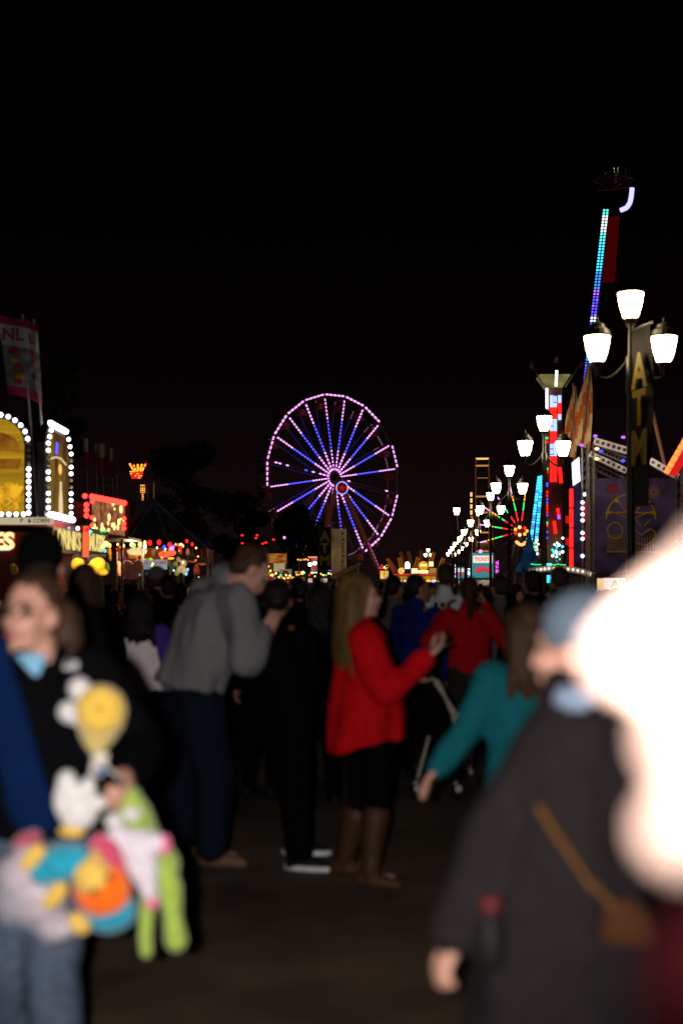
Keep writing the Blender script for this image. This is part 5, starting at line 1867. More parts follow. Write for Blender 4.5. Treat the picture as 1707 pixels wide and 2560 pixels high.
class Person:
    def __init__(self, label, loc, h=1.7, yaw=0.0, J=None, head=(0, 0, 0), group=None, sk=None, cat='person'):
        self.loc = V(loc)
        self.s = s = h / 1.7
        self.f = V((math.sin(yaw), math.cos(yaw), 0))
        self.r = V((math.cos(yaw), -math.sin(yaw), 0))
        self.root = thing('person', label, cat, tuple(loc), group)
        self.sk = sk or SKIN
        L = self.L
        j = dict(hip=L(0, 0, .93), neck=L(0, -.01, 1.43), head=L(0, .015, 1.585),
                 kl=L(-.095, .02, .49), kr=L(.095, .02, .49), al=L(-.1, -.02, .085), ar=L(.1, -.02, .085),
                 el=L(-.235, -.02, 1.10), er=L(.235, -.02, 1.10), wl=L(-.25, .06, .85), wr=L(.25, .06, .85))
        j.update(J or {})
        sp = (j['neck'] - j['hip'])
        self.sp = sp.normalized()
        if 'sl' not in j:
            j['sl'] = j['neck'] - self.sp * .055 * s - self.r * .165 * s
        if 'sr' not in j:
            j['sr'] = j['neck'] - self.sp * .055 * s + self.r * .165 * s
        j['hl'] = j['hip'] - self.r * .085 * s - EZ * .02 * s
        j['hr'] = j['hip'] + self.r * .085 * s - EZ * .02 * s
        self.j = j
        self.fwd = self.r.cross(self.sp).normalized() * -1
        if self.fwd.dot(self.f) < 0:
            self.fwd = -self.fwd
        hy, hp, hr = head
        fy = yaw + hy
        m = Matrix.Rotation(-fy, 3, 'Z') @ Matrix.Rotation(hp, 3, 'X') @ Matrix.Rotation(hr, 3, 'Y')
        self.hm = m

    def L(self, x, y, z):
        return self.loc + (self.r * x + self.f * y + EZ * z) * self.s

    def hp(self, x, y, z):
        return self.j['head'] + self.hm @ (V((x, y, z)) * self.s)

    def hell(self, mb, c, r_):
        s = self.s
        mb.ball(self.hp(*c), r_[0] * s, r_[1] * s, r_[2] * s, rot=self.hm, n=14)

    def body(self, vox=0.011, palms=(None, None), curl=0.4, ears=True, jaw=0.0, slim=1.0):
        j, s = self.j, self.s
        mb = MB()
        for c, r_ in (((0, -.014, .03), (.073, .094, .086)), ((0, .016, -.03), (.062, .076, .085)), ((0, .032 - jaw, -.085), (.046, .052, .034)),
                      ((0, .074, .024), (.05, .02, .012)), ((0, .088 - jaw * .7, -.066), (.023, .014, .012)), ((0, .078 - jaw, -.103), (.021, .02, .016)),
                      ((-.04, .055, -.03), (.022, .022, .022)), ((.04, .055, -.03), (.022, .022, .022))):
            self.hell(mb, c, r_)
        if ears:
            for e_ in (-1, 1):
                self.hell(mb, (e_ * .074, -.008, -.012), (.012, .02, .03))
        mb.chain([self.hp(0, .09, .008), self.hp(0, .104, -.02), self.hp(0, .108, -.036)], [.009 * s, .012 * s, .014 * s], 8)
        mb.chain([self.hp(0, -.02, -.05), j['neck'], j['neck'] - self.sp * .06 * s], [.052 * s, .056 * s, .07 * s], 12)
        u, v = self.r, self.fwd
        for secs in ([(-.06, .12, .09), (.1, .145, .1), (.35, .125, .09), (.6, .145, .1), (.85, .145, .085), (.97, .06, .055)],):
            hl = (j['neck'] - j['hip'])
            mb.loft([(j['hip'] + hl * t, u * a * s * slim, v * b * s * slim) for t, a, b in secs], 16)
        for sd, k in ((-1, 'l'), (1, 'r')):
            sh, el, wr = j['s' + k], j['e' + k], j['w' + k]
            mb.chain([j['neck'] - self.sp * .05 * s + self.r * sd * .05 * s, sh, el, wr], [.05 * s, .048 * s, .037 * s, .026 * s], 10)
            pn = palms[0 if sd < 0 else 1]
            if pn is None:
                pn = -self.r * sd
            dv = (wr - el).normalized()
            th = 1 if dv.cross(pn).dot(self.f) > 0 else -1
            add_hand(mb, wr, el, V(pn), th, curl, s)
            mb.chain([j['h' + k], j['k' + k], j['a' + k]], [.075 * s, .05 * s, .035 * s], 10)
            mb.cap(j['a' + k] - EZ * .035 * s, j['a' + k] - EZ * .045 * s + self.f * .13 * s, .033 * s, .024 * s, 8)
        self.bo = mb.blend('body', self.sk, self.root, vox=vox * s, it=2)
        return self

    def face(self, glasses=False):
        for e_ in (-1, 1):
            q = MB(); q.ball(self.hp(e_ * .031, .0825, .004), .012 * self.s, n=10); q.build('eye', EYE, self.bo, True)
            q = MB(); q.cap(self.hp(e_ * .016, .092, .026), self.hp(e_ * .05, .078, .028), .005 * self.s, .003 * self.s, 8); q.build('eyebrow', HAIR_BROWN, self.bo, True)
        q = MB(); q.cap(self.hp(-.02, .096, -.066), self.hp(.02, .096, -.066), .0075 * self.s, .0075 * self.s, 8); q.build('lips', LIP, self.bo, True)
        if glasses:
            q = MB()
            for e_ in (-1, 1):
                pts = [self.hp(e_ * .033 + .027 * math.cos(R(30 * k)), .107 - .006 * abs(e_ * .033 + .027 * math.cos(R(30 * k))) / .06, .004 + .017 * math.sin(R(30 * k))) for k in range(13)]
                q.path(pts, .0032, 6)
                q.path([self.hp(e_ * .06, .098, .008), self.hp(e_ * .078, 0, .008)], .0026, 6)
            q.path([self.hp(-.008, .108, .008), self.hp(.008, .108, .008)], .0026, 6)
            q.build('glasses', M('glasses_frame', (0.03, 0.015, 0.015), 0.35), self.root)
        return self

    def hair(self, mat, style='short', length=0.3, name='hair', vox=0.012, spread=.075):
        mb = MB()
        s = self.s
        if style == 'tied':
            self.hell(mb, (0, -.024, .05), (.081, .09, .083))
        else:
            self.hell(mb, (0, -.03, .043), (.084, .092, .085))
        self.hell(mb, (0, -.05, -.005), (.078, .066, .075))
        if style in ('long', 'pony'):
            for k in range(7 if style == 'long' else 1):
                a = (k - 3) / 3 if style == 'long' else 0
                p0 = self.hp(a * .07, -.055 - .03 * (1 - a * a), .02)
                p1 = self.hp(a * .085, -.075 - .03 * (1 - a * a), -.11)
                p2 = p1 + (-EZ * length * .5 - self.f * .015 + self.r * a * .02) * s
                p3 = p1 + (-EZ * length + self.r * (a * .03 + .012 * math.sin(k * 2.3)) - self.f * .01 + EZ * .03 * math.sin(k * 1.7)) * s
                mb.chain([p0, p1, p2, p3], [.042 * s, .036 * s, .034 * s, .02 * s], 8)
            if style == 'long':
                for a in (-1, 1):
                    mb.chain([self.hp(a * .06, .02, .06), self.hp(a * .079, .0, -.02), self.hp(a * .083, -.03, -.11)], [.026 * s, .024 * s, .03 * s], 8)
        if style == 'bun':
            self.hell(mb, (0, -.13, .03), (.04, .04, .04))
        mb.blend(name, mat, self.root, vox=vox * s, it=2, folds=.006, fscale=26, fstretch=(1, 1, .25))
        return self

    def cap(self, mat, brim=False, name='cap', tall=1.0):
        mb = MB()
        self.hell(mb, (0, -.02, .055), (.092, .108, .085 * tall))
        self.hell(mb, (0, -.02, .02), (.09, .106, .03))
        if brim:
            self.hell(mb, (0, .1, .045), (.07, .06, .01))
        mb.blend(name, mat, self.root, vox=.01, it=2)
        return self

    def top(self, mat, secs=None, sl=(.072, .06, .045), name='jacket', vox=.014, folds=.012, cuff=0.96, extra=None, collar=True, seed=1, short=False, fscale=7.0):
        j, s = self.j, self.s
        mb = MB()
        hl = j['neck'] - j['hip']
        secs = secs or [(-.10, .185, .13), (.1, .18, .13), (.35, .165, .12), (.6, .18, .128), (.8, .18, .118), (.92, .13, .09), (1.0, .07, .068)]
        mb.loft([(j['hip'] + hl * q[0] + (self.fwd * q[3] * s if len(q) > 3 else V()), self.r * q[1] * s, self.fwd * q[2] * s) for q in secs], 24)
        for sd, k in ((-1, 'l'), (1, 'r')):
            sh, el, wr = j['s' + k], j['e' + k], j['w' + k]
            if short:
                mb.chain([sh, sh.lerp(el, .8)], [sl[0] * s, sl[0] * s], 14)
            else:
                mb.chain([sh, el, el.lerp(wr, cuff)], [sl[0] * s, sl[1] * s, sl[2] * s], 14)
        if collar:
            mb.chain([j['neck'] + self.sp * .0, j['neck'] + self.sp * .03 * s], [.075 * s, .07 * s], 14)
        if extra:
            extra(mb, self)
        self.to = mb.blend(name, mat, self.root, vox=vox, it=3, folds=folds, seed=seed, fscale=fscale)
        return self

    def legs(self, mat, r_=(.1, .07, .062), name='trousers', vox=.015, to=0.95, folds=.008, seed=2):
        j, s = self.j, self.s
        mb = MB()
        mb.loft([(j['hip'] - EZ * .1 * s, self.r * .165 * s, self.f * .12 * s), (j['hip'], self.r * .17 * s, self.f * .125 * s), (j['hip'] + self.sp * .1 * s, self.r * .15 * s, self.f * .11 * s)], 18)
        for k in 'lr':
            a = j['a' + k]
            mb.chain([j['h' + k], j['k' + k], j['k' + k].lerp(a, to)], [r_[0] * s, r_[1] * s, r_[2] * s], 14)
        mb.blend(name, mat, self.root, vox=vox, it=3, folds=folds, seed=seed, fscale=8)
        return self

    def shoes(self, mat, name='shoe', boot=False, dirs=None, sole=None):
        s = self.s
        for i, k in enumerate('lr'):
            a = self.j['a' + k]
            f = (dirs[i] if dirs else self.f)
            f = V(f).normalized()
            side = f.cross(EZ)
            mb = MB()
            g = a.z - .085 * s
            base = V((a.x, a.y, a.z - .085 * s))
            mb.loft([(base - f * .06 * s + EZ * z_ * s, side * w_ * s, f * .03 * s) for z_, w_ in ((.004, .032), (.05, .034), (.09, .03))], 12)
            mb.chain([base - f * .045 * s + EZ * .045 * s, base + f * .06 * s + EZ * .038 * s, base + f * .16 * s + EZ * .028 * s], [.044 * s, .042 * s, .028 * s], 12)
            if boot:
                kn = self.j['k' + k]
                mb.chain([a, a.lerp(kn, .38), a.lerp(kn, .72)], [.052 * s, .066 * s, .082 * s], 14)
            so = mb.blend(name, mat, self.root, vox=.011, it=2)
            if sole:
                q = MB()
                q.loft([(base + f * .05 * s + EZ * .003, side * .043 * s, f * .145 * s), (base + f * .05 * s + EZ * .03 * s, side * .045 * s, f * .15 * s)], 16)
                q.build('sole', sole, so)
        return self

def ground(px, d):
    return (XX(px, d), d, 0)

# --- crowd, far to near: a handful of figures, then copies with their own clothes
crowd_mats = [cloth('crowd_%d' % i, tuple(x * .34 for x in c)) for i, c in enumerate(((0.010, 0.009, 0.011), (0.02, 0.012, 0.012), (0.012, 0.014, 0.03), (0.045, 0.008, 0.010), (0.03, 0.022, 0.018), (0.015, 0.015, 0.017), (0.055, 0.05, 0.05), (0.012, 0.02, 0.018)))]
protos = []
FAR = 'dark figure lost in the packed crowd far down the midway'
for i in range(7):
    yaw = R((0, 0, 12, -15, 180, 165, 4)[i])
    h = (1.78, 1.64, 1.72, 1.58, 1.75, 1.66, 1.84)[i]
    s = h / 1.7
    p = Person(FAR, (0, 0, 0), h, 0, J=None, group='far crowd', sk=(SKIN_T, SKIN_B, SKIN_T, SKIN, SKIN_T, SKIN_B, SKIN)[i])
    st = 1 if i % 2 else -1
    p.j['kl'] = p.L(-.1, .06 * st, .49); p.j['kr'] = p.L(.1, -.04 * st, .49)
    p.j['al'] = p.L(-.1, .1 * st, .085); p.j['ar'] = p.L(.1, -.14 * st, .085)
    if i in (2, 5):
        p.j['er'] = p.L(.24, .05, 1.12); p.j['wr'] = p.L(.12, .24, 1.2)
    p.body(vox=.016, ears=True)
    p.hair((HAIR_BLACK, HAIR_DARKBROWN, HAIR_BLACK, HAIR_BROWN, HAIR_DARKBROWN, HAIR_BLACK, HAIR_BROWN)[i], ('short', 'long', 'short', 'long', 'short', 'pony', 'short')[i], .24, vox=.018)
    p.top(crowd_mats[0], vox=.022, folds=.012)
    p.legs(crowd_mats[5], vox=.024)
    p.shoes(BLACK_SHOE)
    protos.append(p.root)
spots = []
rnd = random.Random(21)
def free(x, y, m=0.62):
    return all((x - a) ** 2 + (y - b) ** 2 > m * m for a, b in spots)
lamps_xy = [(4.77 + 17.5 * i * 0.0607, 23.5 + 17.5 * i) for i in range(11)]
taken = [(-2.2, 10.2), (-1.7, 11), (-1.8, 13), (.62, 11.2), (.9, 13.2), (1.0, 11.4), (1.35, 12.4), (.7, 11.4)]
def lane(y):
    return -4.1 - 0.012 * max(0, y - 24), 3.7 + 0.05 * (y - 15)
tries = 0
while len(spots) < 150 and tries < 20000:
    tries += 1
    k = len(spots)
    y = rnd.uniform(13.8, 22) if k < 42 else rnd.uniform(22, 40) if k < 95 else rnd.uniform(40, 74)
    lo, hi = lane(y)
    fx = 0.255 * y
    lo, hi = max(lo, -fx), min(hi, fx)
    x = rnd.uniform(lo, hi)
    if any(abs(x - a) < .6 and abs(y - b) < .6 for a, b in taken + lamps_xy):
        continue
    if 47 < y < 53 and -1.2 < x < 1.2:
        continue
    if free(x, y):
        spots.append((x, y))
used = set()
PH = (1.78, 1.64, 1.72, 1.58, 1.75, 1.66, 1.84)
HW = ('short haired', 'long dark haired', 'black haired', 'long brown haired', 'dark haired', 'ponytailed', 'brown haired')
CW = ('black', 'dark brown', 'dark navy', 'dark red', 'taupe', 'charcoal', 'grey', 'dark green')
LAND = ((330, 'the fries stand'), (560, 'the game tent'), (700, 'the trees'), (960, 'the Ferris wheel'), (1125, 'the sunburst stand'), (1260, 'the ticket booths'), (1420, 'the white arch'), (9999, 'the mural'))
for n_, (x, y) in enumerate(spots):
    i = rnd.randrange(7)
    rz = R(rnd.choice((rnd.uniform(-35, 35), rnd.uniform(-35, 35), rnd.uniform(140, 220))))
    if i not in used:
        r_ = protos[i]
        used.add(i)
        r_.location = (x, y, 0)
        r_.rotation_euler = (0, 0, rz)
    else:
        r_ = copy_tree(protos[i], None, (x, y, 0), rz)
    sc = rnd.uniform(1.40, 1.60) / PH[i]
    r_.scale = (sc, sc, sc)
    pxx = CX + x / y * F
    land = [n2 for lim, n2 in LAND if pxx < lim][0]
    row = 'front rows' if y < 22 else 'middle rows' if y < 40 else 'far rows'
    ci = rnd.randrange(8)
    r_['label'] = f'{HW[i]} person in {CW[ci]}, {row} of crowd below {land}'
    r_['group'] = 'crowd on the midway'
    for ch in r_.children:
        if ch.name.startswith(('jacket', 'trousers')):
            ch.material_slots[0].link = 'OBJECT'
            ch.material_slots[0].material = crowd_mats[ci] if ch.name.startswith('jacket') else rnd.choice(crowd_mats)

same = {}
for o in bpy.data.objects:
    if o.get('group') == 'crowd on the midway':
        same.setdefault(o['label'], []).append(o)
for lab, os_ in same.items():
    if len(os_) > 1:
        os_.sort(key=lambda o: o.location.x / o.location.y)
        for k, o in enumerate(os_):
            o['label'] = ('leftmost ' if k == 0 else 'rightmost ' if k == len(os_) - 1 else 'middle ') + lab

# --- people of the middle rows
# girl with long dark hair and white top
d = 9.8
p = Person('girl with long black hair and white top with purple sleeves, from behind', ground(352, d), 1.54, R(8), J=None, sk=SKIN_T)
p.body(.013).hair(HAIR_BLACK, 'long', .17).top(cloth('white_top', (0.74, 0.66, 0.68)), secs=[(-.05, .17, .12), (.1, .17, .12), (.35, .155, .115), (.6, .165, .12), (.8, .16, .11), (.92, .12, .09), (1.0, .07, .068)], name='top', vox=.016)
p.legs(BLACK_C).shoes(BLACK_SHOE)
q = MB()
for k in 'lr':
    q2 = MB()
    q2.chain([p.j['s' + k], p.j['e' + k], p.j['e' + k].lerp(p.j['w' + k], .95)], [.073, .066, .05], 12)
    q2.blend('sleeve', cloth('purple', (0.06, 0.03, 0.22)), p.root, vox=.014, folds=.006)
d = 12.2
p = Person('short dark haired child in a blue jacket beside the girl in white', ground(288, d), 1.36, R(-10), sk=SKIN_T)
p.body(.014).hair(HAIR_BLACK, 'short').top(cloth('royal_blue', (0.02, 0.025, 0.16))).legs(BLACK_C).shoes(BLACK_SHOE)
d = 14.2
p = Person('person in a grey cap standing behind the girl in white', ground(392, d), 1.74, R(5))
p.body(.014).hair(HAIR_BROWN, 'short').cap(cloth('grey_cap', (0.12, 0.105, 0.1)), brim=True).top(BLACK_C).legs(BLACK_C).shoes(BLACK_SHOE)
d = 11.6
p = Person('man in a royal blue jacket with short black hair, turned right', ground(1043, d), 1.66, R(35), J=None, head=(R(30), 0, 0), sk=SKIN_T)
p.body(.013).face().hair(HAIR_BLACK, 'short').top(cloth('royal_blue_b', (0.007, 0.012, 0.105)), folds=.018).legs(BLACK_C).shoes(BLACK_SHOE)
d = 13.4
p = Person('man in a pale grey shirt with dark print on its back', ground(1112, d), 1.77, R(6), sk=SKIN_T)
p.body(.014).hair(HAIR_BROWN, 'short').top(cloth('pale_grey', (0.6, 0.6, 0.63)), name='shirt').legs(BLACK_C).shoes(BLACK_SHOE)
ink = cloth('ink', (0.02, 0.02, 0.022))
for k, (zz, wd) in enumerate(((1.33, .16), (1.24, .2), (1.17, .17), (1.08, .18))):
    q = MB()
    for m_ in range(5):
        if (m_ + k) % 4:
            c = p.L(-.13 + .055 * m_, -.142, zz)
            q.box(c, .04, .012, .05 if k in (0, 3) else .03)
    q.build('shirt_print', ink, p.to)
d = 11.2
p = Person('person in a red sweater from behind, both hands raised to the face', ground(1171, d), 1.64, R(-4), sk=SKIN_T)
p.j.update(er=p.L(.32, .06, 1.15), wr=p.L(.16, .12, 1.47), el=p.L(-.33, .1, 1.17), wl=p.L(-.2, .14, 1.40))
p.body(.013, palms=(p.r, -p.r)).hair(HAIR_DARKBROWN, 'pony', .12).top(cloth('deep_red', (0.34, 0.007, 0.01)), name='sweater', folds=.014, secs=[(-.02, .172, .125), (.1, .178, .13), (.35, .17, .12), (.6, .18, .128), (.8, .18, .118), (.92, .13, .09), (1.0, .07, .068)])
p.legs(cloth('charcoal', (0.02, 0.016, 0.014))).shoes(BLACK_SHOE)
d = 12.8
p = Person('person in a brownish grey jacket right of the red sweater', ground(1250, d), 1.66, R(-20), sk=SKIN_T)
p.body(.014).hair(HAIR_DARKBROWN, 'short').top(cloth('taupe', (0.10, 0.08, 0.07)), folds=.016).legs(BLACK_C).shoes(BLACK_SHOE)
d = 13.0
p = Person('dark haired person with pale sleeves between the woman in red and the blue jacket', ground(985, d), 1.66, R(40), sk=SKIN_T)
p.body(.014).hair(HAIR_BLACK, 'short').top(cloth('grey_sleeve', (0.09, 0.075, 0.07))).legs(BLACK_C).shoes(BLACK_SHOE)
for px, dd, hh, lab in ((655, 10.6, 1.62, 'black silhouetted person just right of the bent man'), (742, 11.3, 1.64, 'black silhouetted person second to the right of the bent man'), (800, 10.2, 1.6, 'black silhouetted person close behind the hair of the woman in red'),
                        (590, 12.1, 1.6, 'black silhouetted person hidden behind the bent man'), (210, 9.6, 1.72, 'auburn haired dark clothed person behind the woman with toys'), (420, 12.6, 1.66, 'dark person between the girl in white and the bent man'),
                        (1330, 11.8, 1.7, 'dark haired person standing behind the woman in teal'), (1395, 13.2, 1.74, 'brown haired person near the white arch behind the coat')):
    p = Person(lab, ground(px, dd), hh, R(random.uniform(-25, 25)), sk=SKIN_T)
    p.body(.014).hair(HAIR_BROWN if 'haired' in lab and 'dark h' not in lab else HAIR_BLACK, 'long' if px in (210, 800) else 'short', .2).top(BLACK_C).legs(BLACK_C).shoes(BLACK_SHOE)

# --- stroller
def stroller():
    d = 10.6
    b = V((XX(1058, d), d, 0))
    root = thing('stroller', 'dark folding stroller with silver frame beside the woman in red', 'stroller', tuple(b))
    silver = M('silver_tube', (0.5, 0.46, 0.38), 0.35, 0.15, 20, metal=0.4)
    sd = MB()
    sc_ = lambda px, py, dz=0: P(px, py, d + dz)
    for dz in (-.2, .2):
        q = MB(); q.path([sc_(1062, 1690, dz), sc_(1096, 1705, dz), sc_(1150, 1830, dz), sc_(1178, 1935, dz)], .016); q.build('frame', silver, root)
        q = MB(); q.path([sc_(1072, 1840, dz), sc_(1040, 1960, dz)], .014); q.build('front_leg', silver, root)
    q = MB(); q.path([sc_(1062, 1690, -.2), sc_(1062, 1690, .2)], .018); q.build('handle', M('grip', (0.25, 0.3, 0.33), 0.6), root)
    q = MB()
    q.loft([(sc_(1080, 1870), EX * .1, EY * .17), (sc_(1078, 1800), EX * .2, EY * .2), (sc_(1070, 1745), EX * .2, EY * .2), (sc_(1064, 1715), EX * .1, EY * .16)], 16)
    q.blend('seat', BLACK_C, root, vox=.016, folds=.01)
    for (px, py) in ((1040, 1985), (1140, 1985)):
        for dz in (-.2, .2):
            c = V((XX(px, d), d + dz, .09))
            q = MB()
            for k in range(16):
                a0, a1 = 2 * math.pi * k / 16, 2 * math.pi * (k + 1) / 16
                q.tube(c + V((.072 * math.cos(a0), 0, .072 * math.sin(a0))), c + V((.072 * math.cos(a1), 0, .072 * math.sin(a1))), .016, n=6)
            wo_ = q.build('wheel', BLACK_SHOE, root)
            q = MB(); q.tube(c - EY * .01, c + EY * .01, .026, n=14); q.build('rim', grey_steel, wo_)
    q = MB(); q.tube(sc_(1075, 1690, -.2), sc_(1148, 1795, -.22), .012); q.build('strap', silver, root)
    q = MB(); q.ball(sc_(1146, 1797, -.26), .06, .05, .06); q.ball(sc_(1166, 1805, -.26), .045, .04, .03)
    q.blend('white_toy', cloth('toy_white', (0.55, 0.48, 0.42)), root, vox=.012)
stroller()

# --- tall person in black with a black knit cap, behind the woman with toys
d = 5.6
p = Person('tall person in black with a round black knit cap at left', ground(104, d), 1.78, R(0))
p.body(.013).cap(BLACK_C, name='knit_cap', tall=1.1).hair(HAIR_BLACK, 'short').top(BLACK_C).legs(BLACK_C).shoes(BLACK_SHOE)

# --- man in black with white shoes
d = 8.0
p = Person('man all in black with white soled shoes behind the woman in red', ground(735, d), 1.7, R(20), head=(R(-15), R(-10), 0), sk=SKIN_T)
p.j.update(ar=P(752, 2140, d - .1), kr=P(735, 1960, d - .1), al=P(745, 2100, d + .35), kl=P(720, 1930, d + .3), hip=P(705, 1760, d), neck=P(690, 1562, d), head=P(694, 1500, d))
for k in 'lr':
    p.j['s' + k] = p.j['neck'] - EZ * .055 + p.r * (.165 if k == 'r' else -.165)
    p.j['h' + k] = p.j['hip'] + p.r * (.085 if k == 'r' else -.085)
p.j.update(el=P(610, 1690, d + .05), wl=P(650, 1720, d + .25), er=P(780, 1690, d + .02), wr=P(745, 1725, d + .25))
p.j['ar'].z = .085; p.j['al'].z = .085
p.body(.012).hair(HAIR_BLACK, 'short').top(BLACK_C, folds=.016).legs(BLACK_C, (.11, .085, .08)).shoes(BLACK_SHOE, sole=WHITE_SHOE, dirs=(V((1, -.15, 0)), V((1, -.3, 0))))

# --- man in the grey shirt, bent forward
d = 8.1
p = Person('man in a loose grey shirt and dark jeans bending forward to the right', ground(505, d), 1.92, R(52), J=dict(
    hip=P(478, 1745, d), neck=P(570, 1455, d - .05), head=P(628, 1425, d - .12),
    sl=P(520, 1485, d + .18), sr=P(590, 1500, d - .22), el=P(560, 1620, d + .25), wl=P(640, 1600, d + .2), er=P(615, 1640, d - .3), wr=P(656, 1585, d - .25),
    kl=P(450, 1940, d + .12), al=P(455, 2105, d + .15), kr=P(535, 1945, d - .1), ar=P(530, 2110, d - .12)), head=(R(20), R(-38), 0))
p.j['al'].z = p.j['ar'].z = .095
GREY = cloth('grey_flannel', (0.16, 0.16, 0.166), .06, 22)
p.body(.011).face().hair(HAIR_BROWN, 'short')
def shirt_tail(mb, s_):
    mb.loft([(P(470, 1722, d), EX * .19 - EZ * .055, EY * .16), (P(490, 1650, d), EX * .19 - EZ * .03, EY * .17), (P(510, 1560, d), EX * .17, EY * .18), (P(540, 1475, d), EX * .13, EY * .17)], 20)
    mb.chain([P(520, 1745, d - .12), P(535, 1650, d - .12)], [.05, .07], 10)
    mb.chain([P(560, 1440, d - .05), P(590, 1432, d - .1)], [.1, .075], 12)
p.top(GREY, secs=[(.05, .19, .14), (.2, .2, .15), (.4, .19, .15), (.65, .2, .15), (.85, .19, .13), (.95, .13, .1)], sl=(.095, .085, .06), name='shirt', folds=.05, extra=shirt_tail, fscale=5, cuff=.9)
p.legs(NAVY_DENIM, (.125, .098, .088), folds=.014).shoes(TAN_SHOE, dirs=(V((1, -.35, 0)), V((1, -.2, 0))))

# --- woman in the red sweater
d = 7.5
p = Person('woman with long light brown hair in a loose red sweater holding a phone', ground(925, d), 1.66, R(62), J=dict(
    hip=P(920, 1800, d), neck=P(893, 1548, d), head=P(898, 1489, d - .02),
    sl=P(880, 1600, d + .2), sr=P(912, 1600, d - .2), er=P(968, 1725, d - .24), wr=P(1068, 1640, d - .3), el=P(950, 1730, d + .2), wl=P(1020, 1690, d + .1),
    kr=P(945, 1985, d - .08), ar=P(925, 2165, d - .1), kl=P(900, 1990, d + .14), al=P(862, 2130, d + .2)), head=(R(12), R(3), 0))
p.j['ar'].z = p.j['al'].z = .09
RED = cloth('red_knit', (0.43, 0.004, 0.007), .15, 26)
p.body(.010, palms=(None, V((-.2, -.3, 1))), curl=.55).face()
p.hair(HAIR_BLOND, 'long', .28, vox=.011)
def poncho(mb, s_):
    mb.loft([(P(916, 1862, d), EX * .2 + EZ * .04, EY * .22), (P(918, 1780, d), EX * .205, EY * .22), (P(912, 1700, d), EX * .185, EY * .18), (P(906, 1630, d), EX * .155, EY * .18), (P(900, 1575, d), EX * .1, EY * .15)], 24)
    mb.cap(P(900, 1560, d), P(925, 1600, d - .05), .08, .1)
p.top(RED, secs=[(.0, .19, .17), (.3, .18, .16), (.6, .175, .14), (.82, .17, .12), (.95, .1, .085)], sl=(.092, .08, .045), name='sweater', folds=.036, extra=poncho, fscale=5.5, cuff=.93, collar=False)
p.legs(BLACK_C, (.105, .07, .055), folds=.006).shoes(BOOT, 'boot', boot=True, dirs=(V((1, -.3, 0)), V((1, -.35, 0))))
ph = MB()
ph.box(P(1094, 1618, d - .3), .12, .065, .01, Matrix.Rotation(R(-18), 3, 'Y'))
tag(ph.build('phone', M('phone_case', (0.03, 0.008, 0.02), 0.6)), 'small dark pink phone in the hand of the woman in red', 'phone')

# --- woman in teal, from behind, arm out
d = 5.7
p = Person('woman in a teal sweater with dark brown hair, arm reaching down to the left', ground(1318, d), 1.58, R(-12), J=dict(
    hip=P(1320, 2010, d), neck=P(1316, 1665, d), head=P(1312, 1578, d),
    sl=P(1225, 1702, d), el=P(1165, 1835, d - .05), wl=P(1092, 1920, d - .12), sr=P(1410, 1700, d), er=P(1440, 1850, d), wr=P(1450, 1980, d)), head=(R(-10), 0, 0))
p.j['head'] = P(1312, 1578, d)
TEAL = cloth('teal_knit', (0.006, 0.095, 0.115), .15, 26)
p.body(.010, curl=.5).hair(HAIR_BROWN, 'long', .16, vox=.011)
p.top(TEAL, secs=[(.1, .2, .15), (.35, .185, .14), (.6, .19, .14), (.8, .19, .125), (.92, .14, .1), (1.0, .075, .07)], sl=(.088, .068, .052), name='sweater', folds=.014, collar=False)
p.legs(BLACK_C).shoes(BLACK_SHOE)

# --- person in the charcoal coat, near
d = 3.05
COAT = cloth('charcoal_coat', (0.0135, 0.0108, 0.0118), .15, 20)
p = Person('person in a long charcoal coat with tan shoulder strap, seen from behind at right', ground(1410, d), 1.62, R(-18), J=dict(
    hip=P(1420, 2300, d), neck=P(1428, 1745, d), head=P(1445, 1622, d),
    sl=P(1350, 1880, d), el=P(1255, 2090, d), wl=P(1140, 2335, d - .02), sr=P(1550, 1860, d), er=P(1600, 2090, d + .2), wr=P(1530, 2200, d + .42)), head=(R(-35), R(0), 0))
p.body(.009, curl=1.0, slim=.6).hair(HAIR_GREY, 'short')
p.cap(cloth('slate_cap', (0.10, 0.13, 0.17)), name='knit_hat')
def coat_x(mb, s_):
    mb.loft([(P(1400, 2700, d), EX * .205, EY * .18), (P(1412, 2450, d), EX * .2, EY * .2), (P(1425, 2200, d), EX * .172, EY * .19), (P(1450, 1950, d), EX * .15, EY * .14), (P(1452, 1840, d), EX * .125, EY * .12), (P(1450, 1770, d), EX * .075, EY * .09)], 24)
    mb.chain([P(1375, 1830, d), P(1350, 1880, d), P(1255, 2090, d), P(1148, 2320, d)], [.06, .085, .082, .062], 14)
p.top(COAT, secs=[(.0, .17, .16), (.35, .15, .15), (.7, .14, .14), (.88, .12, .1), (1.0, .07, .07)], sl=(.08, .08, .062), name='coat', folds=.034, extra=coat_x, fscale=4.2, cuff=.97, collar=True)
p.legs(BLACK_C, (.085, .07, .062)).shoes(BLACK_SHOE)
q = MB()
q.path([P(1398, 1738, d - .06), P(1440, 1752, d - .1), P(1480, 1738, d - .06)], .03)
q.blend('collar', cloth('pale_blue_collar', (0.17, 0.22, 0.30)), p.root, vox=.012)
q = MB()
sp_ = [P(1520, 1850, d - .17), P(1345, 2010, d - .185), P(1410, 2110, d - .2), P(1480, 2215, d - .21), P(1535, 2275, d - .2)]
for a, b in zip(sp_[1:-1], sp_[2:]):
    q.beam(a, b, .022, .006)
    q.ball(b, .012)
strap = cloth('tan_strap', (0.10, 0.045, 0.014))
bag = thing('shoulder_bag', 'tan shoulder bag with strap hanging at the back of the charcoal coat', 'bag', tuple(P(1565, 2400, d - .22)))
